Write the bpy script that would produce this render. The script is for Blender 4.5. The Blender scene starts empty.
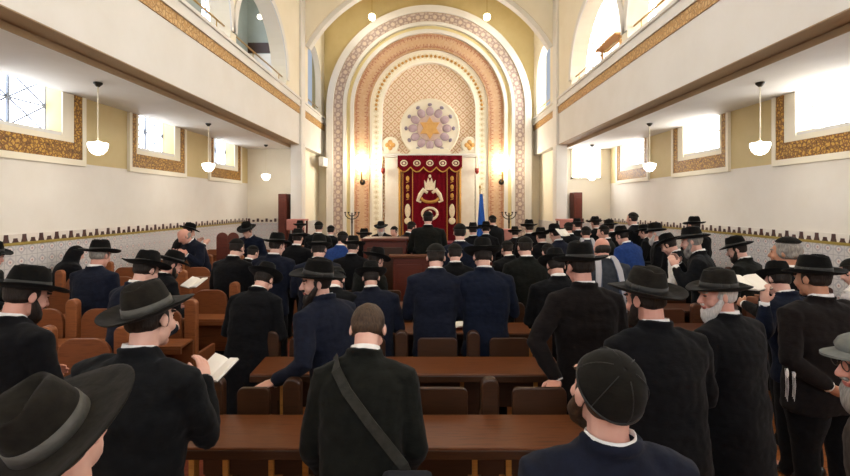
import bpy, bmesh, math, random
from mathutils import Vector, Matrix, noise
PI = math.pi
random.seed(7)
scene = bpy.context.scene
COL = scene.collection
TMP = bpy.data.scenes.new('workbench')
V = Vector

# ------------------------------------------------------------------ camera constants (metres; camera looks along +Y)
F, CX, CY, CZ = 450.0, 429.0, 205.0, 2.1
def at(px, Y): return (px - CX) * Y / F
def zat(py, Y): return CZ - (py - CY) * Y / F

# ------------------------------------------------------------------ materials
def lin(h):
    h = h.lstrip('#'); out = []
    for i in (0, 2, 4):
        c = int(h[i:i+2], 16) / 255
        out.append(c/12.92 if c <= .04045 else ((c+.055)/1.055)**2.4)
    return tuple(out) + (1,)
class NT:
    def __init__(s, name, rough=.6, spec=.3):
        s.m = bpy.data.materials.new(name); s.m.use_nodes = True
        s.t = s.m.node_tree; s.b = s.t.nodes['Principled BSDF']
        s.b.inputs['Roughness'].default_value = rough
        s.b.inputs['Specular IOR Level'].default_value = spec
    def n(s, typ, **kw):
        nd = s.t.nodes.new(typ)
        for k, v in kw.items():
            if k in nd.inputs:
                i = nd.inputs[k]
                if isinstance(v, bpy.types.NodeSocket): s.t.links.new(v, i)
                else: i.default_value = v
            else: setattr(nd, k, v)
        return nd
    def math(s, op, a, b=None):
        nd = s.t.nodes.new('ShaderNodeMath'); nd.operation = op
        for i, v in enumerate((a, b)):
            if v is None: continue
            if isinstance(v, bpy.types.NodeSocket): s.t.links.new(v, nd.inputs[i])
            else: nd.inputs[i].default_value = v
        return nd.outputs[0]
    def mix(s, f, a, b):
        nd = s.t.nodes.new('ShaderNodeMix'); nd.data_type = 'RGBA'
        for i, v in ((0, f), (6, a), (7, b)):
            if isinstance(v, bpy.types.NodeSocket): s.t.links.new(v, nd.inputs[i])
            else: nd.inputs[i].default_value = v
        return nd.outputs[2]
    def coord(s, which='Object'): return s.n('ShaderNodeTexCoord').outputs[which]
    def xyz(s, v): 
        o = s.n('ShaderNodeSeparateXYZ', Vector=v).outputs; return o[0], o[1], o[2]
    def mapped(s, v, sc): return s.n('ShaderNodeMapping', Vector=v, Scale=sc).outputs[0]
    def noise(s, v, sc, det=3, rough=.5): return s.n('ShaderNodeTexNoise', Vector=v, Scale=sc, Detail=det, Roughness=rough).outputs[0]
    def ramp(s, f, stops):
        nd = s.n('ShaderNodeValToRGB', Fac=f); e = nd.color_ramp.elements
        while len(e) < len(stops): e.new(.5)
        for el, (p, c) in zip(e, stops): el.position = p; el.color = c
        return nd.outputs[0]
    def color(s, c):
        i = s.b.inputs['Base Color']
        if isinstance(c, bpy.types.NodeSocket): s.t.links.new(c, i)
        else: i.default_value = c
        return s
    def bump(s, h, dist=.01, strength=.6):
        bn = s.n('ShaderNodeBump', Height=h, Distance=dist, Strength=strength)
        s.t.links.new(bn.outputs[0], s.b.inputs['Normal']); return s
    def fract(s, a, p): return s.math('FRACT', s.math('DIVIDE', a, p))

def plaster(name, c, c2=None, sc=1.3, rough=.75):
    k = NT(name, rough, .25); co = k.coord()
    k.color(k.ramp(k.noise(co, sc, 5, .6), [(.3, lin(c2 or c)), (.65, lin(c))]))
    k.bump(k.noise(co, 60, 3), .002, .25); return k.m
def plain(name, c, rough=.6, spec=.3, metal=0):
    k = NT(name, rough, spec); k.color(lin(c)); k.b.inputs['Metallic'].default_value = metal; return k.m
def wood(name, c1, c2, sc=(1.2, 14, 14), rough=.42):
    k = NT(name, rough, .4); co = k.mapped(k.coord(), sc)
    f = k.noise(co, 3.2, 6, .6)
    k.color(k.ramp(f, [(.28, lin(c2)), (.5, lin(c1)), (.72, lin(c2))])); k.bump(f, .003, .2); return k.m
def fabric(name, c, c2=None, rough=.92, spec=.1):
    k = NT(name, rough, spec); co = k.coord()
    k.color(k.ramp(k.noise(co, 30, 4), [(.35, lin(c2 or c)), (.7, lin(c))]))
    k.bump(k.noise(k.mapped(co, (1, 1, 2.2)), 11, 3), .02, .35)
    k.b.inputs['Sheen Weight'].default_value = .04; k.b.inputs['Sheen Roughness'].default_value = .5
    return k.m
def emit(name, c, st):
    k = NT(name); k.b.inputs['Base Color'].default_value = lin(c)
    k.b.inputs['Emission Color'].default_value = lin(c); k.b.inputs['Emission Strength'].default_value = st; return k.m

M = {}
M['wall'] = plaster('cream_plaster', '#e2d9c6', '#dcd2bd')
M['wall_low'] = plaster('pale_plaster', '#e2dbcf', '#dcd4c6')
M['wall_gold'] = plaster('ochre_plaster', '#cdb98a', '#c5b07e')
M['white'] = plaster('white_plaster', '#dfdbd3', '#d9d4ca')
M['cream'] = plaster('light_cream_plaster', '#e9e0ca', '#e3d9c0')
M['olive'] = plaster('olive_gold_plaster', '#d8c797', '#cebb87')
M['taupe'] = plaster('taupe_paint', '#a98f6e', '#a08563')
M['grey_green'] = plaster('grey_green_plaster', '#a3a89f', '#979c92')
M['soffit'] = plaster('soffit_paint', '#d8d3ca', '#d1cbc0')
M['oak'] = wood('warmlit_wood', '#8f5530', '#6f3d20')  # wood of the left pews, warm light put into its orange
M['brown'] = wood('dark_walnut', '#653719', '#4c270f')
M['deep'] = wood('deep_brown_wood', '#3d2413', '#2e1b0d')
M['mahog'] = wood('red_mahogany', '#5e2616', '#45190e')
M['pale_edge'] = wood('pale_oak_edge', '#b8843f', '#9a6a30')
M['brass'] = plain('aged_brass', '#b08a42', .35, .5, .9)
M['pale_metal'] = plain('pale_painted_metal', '#cfc3a4', .4, .4, .2)
M['darkmetal'] = plain('dark_metal', '#3a352c', .5, .4, .5)
M['lampglass'] = emit('glowing_milk_glass', '#fff9ee', 6)
M['globe'] = emit('glowing_globe_glass', '#fff3d8', 6)
M['sconce'] = emit('bright_globe_glass', '#fff4dc', 30)
M['sky_r'] = emit('bright_window_glass', '#f6f9ff', 13)
M['sky_l'] = emit('frosted_window_glass', '#eef4ff', 8)
M['sky_dim'] = emit('bluish_window_glass', '#aebbd8', 1.6)
M['sky_up'] = emit('gallery_window_glass', '#dfe9ff', 9)
M['muntin'] = plain('grey_window_bars', '#8c93a0', .5)
M['red'] = fabric('red_velvet', '#74091a', '#600716')
M['reddark'] = fabric('dark_red_velvet', '#560b16', '#4a0912')
M['ivory'] = fabric('ivory_embroidery', '#e9dcc4', '#d9c7a6')
M['goldthread'] = fabric('gold_embroidery', '#c99a55', '#b5853f')
M['blueflag'] = fabric('blue_cloth', '#2f62b8', '#2752a0')
M['pinkcloth'] = fabric('rose_cloth', '#c58a80', '#ba7d74')
M['paper'] = plain('white_paper', '#eee8de', .8, .1)
M['bookblk'] = plain('dark_book_cover', '#2a1c1a', .6)
M['bookred'] = plain('maroon_book_cover', '#6d1f22', .6)
M['carpet'] = fabric('red_brown_carpet', '#8a4a38', '#7a3e2e')

def m_floor():
    k = NT('parquet_floor', .35, .45); co = k.coord()
    br = k.n('ShaderNodeTexBrick', Vector=co, Color1=lin('#b4713a'), Color2=lin('#9a5a2b'), Mortar=lin('#4e2c14'), Scale=1.0)
    br.inputs['Mortar Size'].default_value = .004; br.inputs['Brick Width'].default_value = .6; br.inputs['Row Height'].default_value = .09
    g = k.noise(k.mapped(co, (2, 30, 1)), 3, 4)
    k.color(k.mix(k.math('MULTIPLY', g, .45), br.outputs[0], lin('#6e3d1b'))); return k.m
M['floor'] = m_floor()
def m_scroll(name, c1, c2, c3, sc=9):
    k = NT(name, .5, .3); co = k.coord()
    wv = k.n('ShaderNodeTexVoronoi', Vector=co, Scale=sc); wv.feature = 'DISTANCE_TO_EDGE'
    n2 = k.noise(co, sc*1.6, 2)
    a = k.ramp(wv.outputs[0], [(.04, lin(c2)), (.14, lin(c1))])
    k.color(k.mix(k.ramp(n2, [(.5, (0,0,0,1)), (.56, (1,1,1,1))]), a, lin(c3)))
    k.bump(wv.outputs[0], .01, .4); return k.m
M['left_pew'] = wood('warmlit_wood_deep', '#7f4928', '#5f331a')  # deeper tone for the same pews, warm light kept in the colour
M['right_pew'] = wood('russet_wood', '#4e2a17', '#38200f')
M['frieze'] = m_scroll('gilded_scroll_frieze', '#cba772', '#926a3c', '#b48a52', 13)
M['frieze_win'] = m_scroll('gilded_window_band', '#c0913f', '#5f3d18', '#7d5424', 17)
def m_medallion(name, base, dot, core, line, p, r1=.34, r2=.17, rad=1.0):
    """band along u (metres) with v 0..1 across; rad = band width in metres"""
    k = NT(name, .6, .25); u, v, _ = k.xyz(k.coord('UV'))
    fu = k.math('SUBTRACT', k.fract(u, p), .5); fu = k.math('MULTIPLY', fu, p/rad)
    fv = k.math('SUBTRACT', v, .5)
    ang = k.math('ARCTAN2', fv, fu)
    d = k.math('SQRT', k.math('ADD', k.math('MULTIPLY', fu, fu), k.math('MULTIPLY', fv, fv)))
    d = k.math('MULTIPLY', d, k.math('ADD', 1, k.math('MULTIPLY', k.math('COSINE', k.math('MULTIPLY', ang, 8)), .16)))
    c = k.mix(k.math('LESS_THAN', d, r1), lin(base), lin(dot))
    c = k.mix(k.math('LESS_THAN', d, r2), c, lin(core))
    e = k.math('GREATER_THAN', k.math('ABSOLUTE', fv), .42)
    c = k.mix(e, c, lin(line))
    g = k.noise(k.coord(), 14, 3)
    c = k.mix(k.math('MULTIPLY', k.math('GREATER_THAN', g, .55), .45), c, lin(base))
    k.color(c); return k.m
M['ring_mauve'] = m_medallion('mauve_painted_band', '#c4b3a3', '#9f8a84', '#cfbda6', '#a8957d', .30, .42, .2, .33)
M['ring_red'] = m_medallion('red_gold_painted_band', '#ccae92', '#a8765a', '#c4a07c', '#b6926a', .13, .5, .3, .26)
M['ring_dentil'] = m_medallion('cream_dentil_band', '#efe8d2', '#dccfae', '#c0ae84', '#f2ecdd', .19, .2, .08, .44)
M['ring_gold'] = plaster('pale_gold_plaster', '#e0d09c', '#d8c68d')
def m_diaper():
    k = NT('diaper_painted_wall', .6, .25); x, y, z = k.xyz(k.coord())
    a = k.math('ABSOLUTE', k.math('SUBTRACT', k.fract(k.math('ADD', x, z), .27), .5))
    b = k.math('ABSOLUTE', k.math('SUBTRACT', k.fract(k.math('SUBTRACT', x, z), .27), .5))
    line = k.math('LESS_THAN', k.math('MINIMUM', a, b), .09)
    dot = k.math('GREATER_THAN', k.math('MINIMUM', a, b), .36)
    c = k.mix(line, lin('#e6d2b8'), lin('#c49f78')); c = k.mix(dot, c, lin('#c9977c'))
    k.color(c); return k.m
M['diaper'] = m_diaper()
def m_tiles():
    k = NT('patterned_tile_dado', .3, .45); co = k.coord(); x, y, z = k.xyz(co); x = k.math('ADD', x, y)
    p = .16
    fx = k.math('SUBTRACT', k.fract(x, p), .5); fz = k.math('SUBTRACT', k.fract(z, p), .5)
    d = k.math('SQRT', k.math('ADD', k.math('MULTIPLY', fx, fx), k.math('MULTIPLY', fz, fz)))
    ds = k.math('ADD', k.math('ABSOLUTE', fx), k.math('ABSOLUTE', fz))
    c = k.mix(k.math('LESS_THAN', ds, .44), lin('#cbc6c2'), lin('#b0acad'))
    c = k.mix(k.math('LESS_THAN', d, .2), c, lin('#d9cfc8'))
    c = k.mix(k.math('LESS_THAN', d, .09), c, lin('#b58f8c'))
    ln = k.math('GREATER_THAN', k.math('MAXIMUM', k.math('ABSOLUTE', fx), k.math('ABSOLUTE', fz)), .475)
    k.color(k.mix(ln, c, lin('#a5a19f'))); return k.m
M['tiles'] = m_tiles()
M['tilewhite'] = plain('white_glazed_tile', '#ddd3c6', .3, .5)
M['merlon'] = plain('dark_maroon_tile', '#4a2f2c', .35, .45)
M['tileline'] = plain('ochre_tile_line', '#9a8540', .35, .45)

SUIT = {'black': fabric('black_wool', '#111114', '#0b0b0d'), 'charcoal': fabric('charcoal_wool', '#141517', '#0d0e10'),
        'navy': fabric('navy_wool', '#151b2c', '#101522'), 'blue': fabric('royal_blue_wool', '#28437f', '#203668'),
        'grey': fabric('grey_wool', '#3a3d43', '#303339'), 'brown': fabric('brown_black_wool', '#1a1514', '#130f0f'),
        'olive': fabric('olive_black_wool', '#181916', '#11120f'), 'slate': fabric('slate_navy_wool', '#191d2b', '#131622'),
        'tweed': fabric('brown_tweed', '#3b322c', '#2e2722'), 'white': fabric('white_cotton', '#e6e2e0', '#d9d5d3')}
M['trouser'] = fabric('black_trouser_wool', '#121214', '#0d0d0f')
M['felt'] = fabric('black_felt', '#12110f', '#0c0b0a')
M['felt_grey'] = fabric('grey_felt', '#6e706c', '#5f615d')
M['felt_soft'] = fabric('dark_brown_felt', '#221f1a', '#181512')
M['ribbon'] = fabric('black_grosgrain', '#2b2a28', '#232220', .6, .3)
M['ribbon_grey'] = fabric('grey_grosgrain', '#55534e', '#4a4843', .6, .3)
M['velvet'] = fabric('black_velvet', '#1a1814', '#14120f')
M['cotton'] = fabric('white_shirt_cotton', '#e8e5e2', '#dcd8d5')
M['shoe'] = plain('black_leather', '#0c0b0b', .3, .5)
def m_skin(name, c, c2):
    k = NT(name, .5, .35); co = k.coord()
    k.color(k.ramp(k.noise(co, 9, 3), [(.35, lin(c2)), (.65, lin(c))])); k.b.inputs['Subsurface Weight'].default_value = .0
    return k.m
M['skin'] = m_skin('fair_skin', '#d9ad9b', '#d09c8a'); M['skin2'] = m_skin('ruddy_skin', '#d19c8a', '#c58a78'); M['skin3'] = m_skin('tanned_skin', '#c08a6d', '#b07b5f')
M['lips'] = plain('lip_skin', '#a85f55', .5); M['eye'] = plain('dark_eyes', '#1c1512', .2, .6)
def m_hair(name, c, c2):
    k = NT(name, .65, .3); co = k.mapped(k.coord(), (60, 60, 12))
    f = k.noise(co, 2, 4); k.color(k.ramp(f, [(.3, lin(c2)), (.7, lin(c))])); k.bump(f, .006, .7); return k.m
HAIR = {'dark': m_hair('dark_hair', '#2b2019', '#17110d'), 'brown': m_hair('brown_hair', '#4d3a2a', '#33261b'),
        'grey': m_hair('grey_hair', '#9a948c', '#6f6a64'), 'white': m_hair('white_hair', '#d2ccc6', '#a8a29c'), 'red': m_hair('auburn_hair', '#6a3c22', '#482714')}
def m_shawl():
    k = NT('striped_prayer_shawl', .85, .15); x, y, z = k.xyz(k.coord())
    s = k.math('LESS_THAN', k.fract(k.math('ADD', k.math('ABSOLUTE', x), k.math('MULTIPLY', z, .15)), .085), .28)
    k.color(k.mix(s, lin('#aaa7ab'), lin('#4b5468'))); return k.m
M['shawl'] = m_shawl()
M['shawl_white'] = fabric('white_wool_shawl', '#dcd6d6', '#cbc4c6')

# ------------------------------------------------------------------ mesh helpers
class MB:
    def __init__(s): s.bm = bmesh.new(); s.uv = None
    def face(s, pts):
        return s.bm.faces.new([s.bm.verts.new(p) for p in pts])
    def box(s, x0, x1, y0, y1, z0, z1, mat=None):
        c = [V((x, y, z)) for z in (z0, z1) for y in (y0, y1) for x in (x0, x1)]
        if mat is not None: c = [mat @ p for p in c]
        v = [s.bm.verts.new(p) for p in c]
        for f in ((0,2,3,1), (4,5,7,6), (0,1,5,4), (2,6,7,3), (0,4,6,2), (1,3,7,5)): s.bm.faces.new([v[i] for i in f])
        return s
    def loft(s, rings, closed=True, caps=True):
        vr = [[s.bm.verts.new(p) for p in r] for r in rings]; n = len(vr[0])
        for a, b in zip(vr, vr[1:]):
            for i in range(n if closed else n-1):
                j = (i+1) % n; s.bm.faces.new((a[i], a[j], b[j], b[i]))
        if caps: s.bm.faces.new(vr[0][::-1]); s.bm.faces.new(vr[-1])
        return s
    def lathe(s, c, prof, n=24, axis=None):
        R = axis if axis is not None else Matrix.Identity(3); c = V(c)
        rings = [[c + R @ V((r*math.cos(2*PI*i/n), r*math.sin(2*PI*i/n), z)) for i in range(n)] for r, z in prof]
        return s.loft(rings)
    def tube(s, pts, rad, n=10):
        pts = [V(p) for p in pts]
        if not isinstance(rad, (list, tuple)): rad = [rad]*len(pts)
        rings = []; prev = None
        for i, p in enumerate(pts):
            t = (pts[min(i+1, len(pts)-1)] - pts[max(i-1, 0)]).normalized()
            if prev is None:
                a = t.cross(V((0, 0, 1)) if abs(t.z) < .9 else V((1, 0, 0))).normalized()
            else: a = (prev - t*prev.dot(t)).normalized()
            prev = a; b = t.cross(a)
            rings.append([p + (a*math.cos(2*PI*k/n) + b*math.sin(2*PI*k/n))*rad[i] for k in range(n)])
        return s.loft(rings)
    def limb(s, pts, rad, n=12):
        """tube with rounded ends"""
        pts = [V(p) for p in pts]; t0 = (pts[1]-pts[0]).normalized(); t1 = (pts[-1]-pts[-2]).normalized()
        P = [pts[0]-t0*rad[0]*.9, pts[0]-t0*rad[0]*.5] + pts + [pts[-1]+t1*rad[-1]*.5, pts[-1]+t1*rad[-1]*.9]
        R = [rad[0]*.35, rad[0]*.82] + list(rad) + [rad[-1]*.82, rad[-1]*.35]
        return s.tube(P, R, n)
    def ell(s, c, r, R=None, nu=16, nv=10):
        c = V(c); R = R if R is not None else Matrix.Identity(3); rings = []
        for j in range(nv+1):
            a = PI*(j+.0)/nv; a = min(max(a, .12), PI-.12)
            rings.append([c + R @ V((r[0]*math.sin(a)*math.cos(2*PI*i/nu), r[1]*math.sin(a)*math.sin(2*PI*i/nu), -r[2]*math.cos(a))) for i in range(nu)])
        return s.loft(rings)
    def prism(s, outline, y0, y1, mp=lambda a, z, d: (a, d, z)):
        """outline of (a, z) extruded through depth d; mp maps to xyz"""
        A = [s.bm.verts.new(mp(a, z, y0)) for a, z in outline]; B = [s.bm.verts.new(mp(a, z, y1)) for a, z in outline]
        n = len(A)
        for i in range(n):
            j = (i+1) % n; s.bm.faces.new((A[i], A[j], B[j], B[i]))
        s.bm.faces.new(A[::-1]); s.bm.faces.new(B); return s
    def mesh(s, name):
        bmesh.ops.recalc_face_normals(s.bm, faces=s.bm.faces[:])
        me = bpy.data.meshes.new(name); s.bm.to_mesh(me); s.bm.free(); return me
    def build(s, name, mat, parent=None, smooth=False, bevel=0):
        me = s.mesh(name)
        return link(name, me, mat, parent, smooth, bevel)
def link(name, me, mat, parent=None, smooth=False, bevel=0):
    if mat is not None and not me.materials: me.materials.append(mat)
    o = bpy.data.objects.new(name, me); COL.objects.link(o)
    if smooth:
        me.polygons.foreach_set('use_smooth', [True]*len(me.polygons))
    if bevel:
        b = o.modifiers.new('bevel', 'BEVEL'); b.width = bevel; b.segments = 2; b.limit_method = 'ANGLE'
    if parent is not None: o.parent = parent
    return o
def fuse(mb, name, voxel, iters=3, factor=.5):
    """one continuous surface out of overlapping closed shapes"""
    me = mb.mesh(name); o = bpy.data.objects.new('fusing', me); TMP.collection.objects.link(o)
    r = o.modifiers.new('r', 'REMESH'); r.mode = 'VOXEL'; r.voxel_size = voxel
    if iters:
        sm = o.modifiers.new('s', 'SMOOTH'); sm.factor = factor; sm.iterations = iters
    vl = TMP.view_layers[0]; vl.update(); dg = vl.depsgraph; dg.update()
    out = bpy.data.meshes.new_from_object(o.evaluated_get(dg), preserve_all_data_layers=False, depsgraph=dg)
    bpy.data.objects.remove(o); bpy.data.meshes.remove(me); out.name = name
    return out
def wrinkle(me, amp, fx=5, fz=12, seed=0):
    s = V((seed*3.7, seed*1.3, seed*2.1)); n = len(me.vertices)
    co = [0.0]*(3*n); no = [0.0]*(3*n)
    me.vertices.foreach_get('co', co); me.vertex_normals.foreach_get('vector', no)
    for i in range(0, 3*n, 3):
        x, y, z = co[i:i+3]
        d = noise.noise((x*fx+s.x, y*fx+s.y, z*fz+s.z))*amp + noise.noise((x*26+s.x, y*26+s.y, z*26+s.z))*amp*.25
        co[i] = x + no[i]*d; co[i+1] = y + no[i+1]*d; co[i+2] = z + no[i+2]*d
    me.vertices.foreach_set('co', co); me.update()
def tag(o, label=None, cat=None, group=None, kind=None):
    if label: o['label'] = label
    if cat: o['category'] = cat
    if group: o['group'] = group
    if kind: o['kind'] = kind
    return o
def empty(name, loc=(0, 0, 0), rz=0):
    o = bpy.data.objects.new(name, None); COL.objects.link(o); o.location = loc; o.rotation_euler.z = rz; return o
def children(o): return [c for c in COL.objects if c.parent == o]
def copy_tree(o, parent=None):
    kids = list(o.children); c = o.copy(); COL.objects.link(c)
    if parent is not None: c.parent = parent
    for ch in kids: copy_tree(ch, c)
    return c
def struct(mb, name, mat, parent=None, smooth=False, bevel=0):
    o = mb.build(name, mat, parent, smooth, bevel)
    if parent is None: o['kind'] = 'structure'
    return o
def arc(c, zs, R, n=28, a0=PI, a1=0): return [(c + R*math.cos(a0+(a1-a0)*i/n), zs + R*math.sin(a0+(a1-a0)*i/n)) for i in range(n+1)]
MY = lambda a, z, d: (d, a, z)     # a runs along Y, depth along X
MX = lambda a, z, d: (a, d, z)     # a runs along X, depth along Y
def arch_panel(mb, mp, a0, a1, c, R, zs, z0, ztop, d0, d1):
    """solid wall a0..a1, z0..ztop with a round-headed opening"""
    pts = [(c-R, z0)] + arc(c, zs, R) + [(c+R, z0)]
    bx = lambda a, b, zlo, zhi: mb.prism([(a, zlo), (b, zlo), (b, zhi), (a, zhi)], d0, d1, mp)
    if c-R > a0 + 1e-4: bx(a0, c-R, z0, ztop)
    if a1 > c+R + 1e-4: bx(c+R, a1, z0, ztop)
    A = arc(c, zs, R)
    for (p, q) in zip(A, A[1:]): mb.prism([p, q, (q[0], ztop), (p[0], ztop)], d0, d1, mp)
    return mb
# ------------------------------------------------------------------ the setting
XW, XB, YE, YF, ZT, YB = 5.4, 3.75, 13.4, 16.1, 9.6, -4.0
ZS, ZBM = 3.77, 3.86
EDGES = [12.82, 9.88, 6.96, 4.02, 1.08]
b = MB(); b.box(-6.2, 6.2, YB-.3, YF+.6, -.12, 0); struct(b, 'floor', M['floor'])
b = MB(); b.box(-6.2, 6.2, YB-.3, YF+.6, ZT, ZT+.2); struct(b, 'ceiling', M['olive'])
b = MB(); b.box(-XW, XW, YB-.3, YB, 0, 3.2)
for a, c in ((-XW, -3.2), (-1.2, 1.2), (3.2, XW)): b.box(a, c, YB-.3, YB, 3.2, 7.2)
b.box(-XW, XW, YB-.3, YB, 7.2, ZT); struct(b, 'wall_back', M['wall'])
win_no = [0]
def next_window(): win_no[0] += 1; return 'window_%d' % win_no[0]
for a in (-3.2, 1.2):  # unseen rear windows, added to light the hall from behind
    b = MB(); b.box(a, a+2, YB-.32, YB-.24, 3.2, 7.2); w = struct(b, next_window(), M['sky_l'])
    b = MB()
    for k in range(1, 3): b.box(a+k*.667-.02, a+k*.667+.02, YB-.26, YB-.22, 3.2, 7.2)
    for k in range(1, 6): b.box(a, a+2, YB-.26, YB-.22, 3.2+k*.667-.02, 3.2+k*.667+.02)
    b.build('glazing_bars', M['muntin'], w)

for s, side in ((-1, 'left'), (1, 'right')):
    T = .36
    X0, X1 = s*XW, s*(XW+T)
    # --- outer wall with window openings
    ops = [(e-1.53, e-.35) for e in reversed(EDGES)]
    def cols(z0, z1, holes, mb):
        y = YB
        for (a, c) in holes: mb.box(X0, X1, y, a, z0, z1); y = c
        mb.box(X0, X1, y, YF, z0, z1)
    lo = MB(); lo.box(X0, X1, YB, YF, 0, 2.74); wall = struct(lo, 'wall_%s' % side, M['wall_low'])
    up = MB(); up.box(X0, X1, YB, YF, 2.74, 3.12); cols(3.12, 4.0, ops, up)
    up.build('upper_wall', M['wall_gold'], wall)
    g = MB(); gal_ops = [(c-.85, c+.85) for c in (.15, 3.95, 7.75, 11.55)]
    g.box(X0, X1, YB, YF, 4.0, 5.6); cols(5.6, 8.3, gal_ops, g); g.box(X0, X1, YB, YF, 8.3, ZT)
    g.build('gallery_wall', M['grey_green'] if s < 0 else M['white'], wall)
    # --- gallery windows
    for (a, c) in gal_ops:
        b = MB(); b.box(s*(XW+.22), s*(XW+.27), a, c, 5.6, 8.3); w = struct(b, next_window(), M['sky_up'] if s < 0 else M['sky_r'])
        b = MB()
        for k in (1, 2): b.box(s*(XW+.17), s*(XW+.21), a+k*.567-.02, a+k*.567+.02, 5.6, 8.3)
        for k in (1, 2, 3): b.box(s*(XW+.17), s*(XW+.21), a, c, 5.6+k*.675-.02, 5.6+k*.675+.02)
        b.build('glazing_bars', M['muntin'] if s < 0 else M['white'], w)
    # --- aisle windows: gilded border, cream surround, glass with star-pattern bars
    for e in EDGES:
        a, c = e-1.76, e
        b = MB(); d0, d1 = s*(XW-.035), s*(XW+.01)
        b.box(d0, d1, a, a+.14, 3.04, ZS-.005); b.box(d0, d1, c-.14, c, 3.04, ZS-.005); b.box(d0, d1, a, c, 2.79, 3.04)
        w = struct(b, next_window(), M['frieze_win'])
        b = MB(); d0 = s*(XW-.05)
        for (y0, y1, z0, z1) in ((a-.07, a, 2.79, ZS-.005), (c, c+.07, 2.79, ZS-.005), (a-.07, c+.07, 2.70, 2.79)): b.box(d0, s*XW, y0, y1, z0, z1)
        b.build('outer_moulding', M['cream'], w)
        b = MB(); d0 = s*(XW-.02)
        for (y0, y1, z0, z1) in ((a+.14, a+.23, 3.12, ZS-.005), (c-.35, c-.14, 3.12, ZS-.005), (a+.14, c-.14, 3.04, 3.12)): b.box(d0, s*(XW+.005), y0, y1, z0, z1)
        b.build('surround', M['cream'], w)
        b = MB(); b.box(s*(XW+.26), s*(XW+.30), a+.23, c-.35, 3.12, 4.0); b.build('glass', M['sky_l'] if s < 0 else M['sky_r'], w)
        b = MB(); xx = s*(XW+.24); y0, y1, z0, z1 = a+.23, c-.35, 3.17, 3.93
        ym, zm = (y0+y1)/2, (z0+z1)/2
        r = .013
        if s < 0:
            for (p, q) in (((y0, z0), (y1, z0)), ((ym, z0), (ym, z1)), ((y0, zm), (y1, zm)), ((y0, z0), (y1, z1)), ((y0, z1), (y1, z0)),
                           ((y0, zm), (ym, z0)), ((ym, z0), (y1, zm)), ((y1, zm), (ym, z1)), ((ym, z1), (y0, zm)), ((y0, z0), (y0, z1)), ((y1, z0), (y1, z1))):
                b.tube([(xx, *p), (xx, *q)], r*(1.7 if p == (ym, z0) and q == (ym, z1) else 1), 6)
        else:
            for (p, q) in (((ym, z0), (ym, z1)), ((y0, zm), (y1, zm)), ((y0, z0), (y0, z1)), ((y1, z0), (y1, z1))): b.tube([(xx, *p), (xx, *q)], r, 6)
        b.build('glazing_bars', M['muntin'] if s < 0 else M['white'], w)
        b = MB(); b.box(s*XW, s*(XW+.27), a+.23, c-.35, 3.12, 3.17); b.build('sill', M['white'], w)
    # --- dado: tiles, ochre line and stepped crest
    b = MB(); b.box(s*(XW-.025), s*XW, YB, YE, 0, 1.575); d = struct(b, 'dado_trim_%d' % (1 if s < 0 else 2), M['tiles'])
    b = MB(); b.box(s*(XW-.035), s*XW, YB, YE, 1.575, 1.612); b.build('capping_line', M['tileline'], d)
    b = MB(); b.box(s*(XW-.02), s*XW, YB, YE, 1.612, 1.725); b.build('crest_ground', M['tilewhite'] if s < 0 else M['wall_low'], d)
    b = MB(); y = YB+.1; k = 0
    while y < YE-.05:
        h = .105 if k % 2 == 0 else .055
        pr = [(y-.045, 1.612), (y+.045, 1.612), (y+.03, 1.612+h*.5), (y+.026, 1.612+h), (y-.026, 1.612+h), (y-.03, 1.612+h*.5)]
        b.prism(pr, s*(XW-.028), s*(XW-.012), MY); y += .13; k += 1
    b.build('crest', M['merlon'], d)
    # --- end wall of the aisle, with its own dado
    b = MB(); b.box(s*3.95, s*XW, YE, YE+.3, 0, 3.9); ew = struct(b, 'wall_aisle_end_%s' % side, M['wall'])
    b = MB(); b.box(s*3.95, s*XW, YE-.02, YE, 0, 1.575); b.box(s*3.925, s*3.95, YE+.01, YF, 0, 1.575); b.build('tile_dado', M['tiles'], ew)
    b = MB(); y = 4.05
    while y < XW: b.box(s*(y-.03), s*(y+.03), YE-.03, YE, 1.6, 1.6+(.1 if int(y*7.7) % 2 else .06)); y += .13
    b.build('crest', M['merlon'], ew)
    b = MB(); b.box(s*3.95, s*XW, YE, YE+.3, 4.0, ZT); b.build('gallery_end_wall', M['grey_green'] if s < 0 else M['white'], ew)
    if s < 0:
        b = MB(); b.box(s*4.0, s*(XW-.02), YE-.04, YE, 6.62, 6.92); b.build('dark_band', M['deep'], ew)
        b = MB(); b.box(s*4.0, s*(XW-.02), YE-.02, YE, 4.9, 6.6); b.build('lit_zone', M['tilewhite'], ew)  # pale sheet standing in for light on the lower end wall
    if s > 0:
        b = MB(); b.box(4.15, 5.2, YE-.03, YE-.005, 5.5, 8.4); w = struct(b, next_window(), M['sky_r'])
        b = MB()
        for x in (4.5, 4.85): b.box(x-.02, x+.02, YE-.05, YE-.03, 5.5, 8.4)
        for z in (6.2, 6.9, 7.6): b.box(4.15, 5.2, YE-.05, YE-.03, z-.02, z+.02)
        b.build('glazing_bars', M['white'], w)
        gb = empty('gallery_bench', (3.98, 9.9, 5.2)); tag(gb, 'golden wooden book rest on the railing before the glaring gallery window', 'book rest')
        b = MB(); b.box(-.12, .16, -.55, .55, .44, .50); b.build('board', M['pale_edge'], gb, bevel=.01)
        for y in (-.5, .5): b = MB(); b.box(.0, .05, y-.03, y+.03, 0.0, .44); b.build('bracket', M['pale_edge'], gb)
    # --- recess wall beside the sanctuary
    b = MB(); b.box(s*3.95, s*4.15, YE+.3, YF, 0, 3.86); struct(b, 'wall_recess_%s' % side, M['cream'])
    # --- gallery: slab, beam, fascia
    b = MB(); b.box(s*XB, s*(XB+.3), YB, YF, ZBM, 4.74); gal = struct(b, 'gallery_wall_%s' % side, M['white'])
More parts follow.
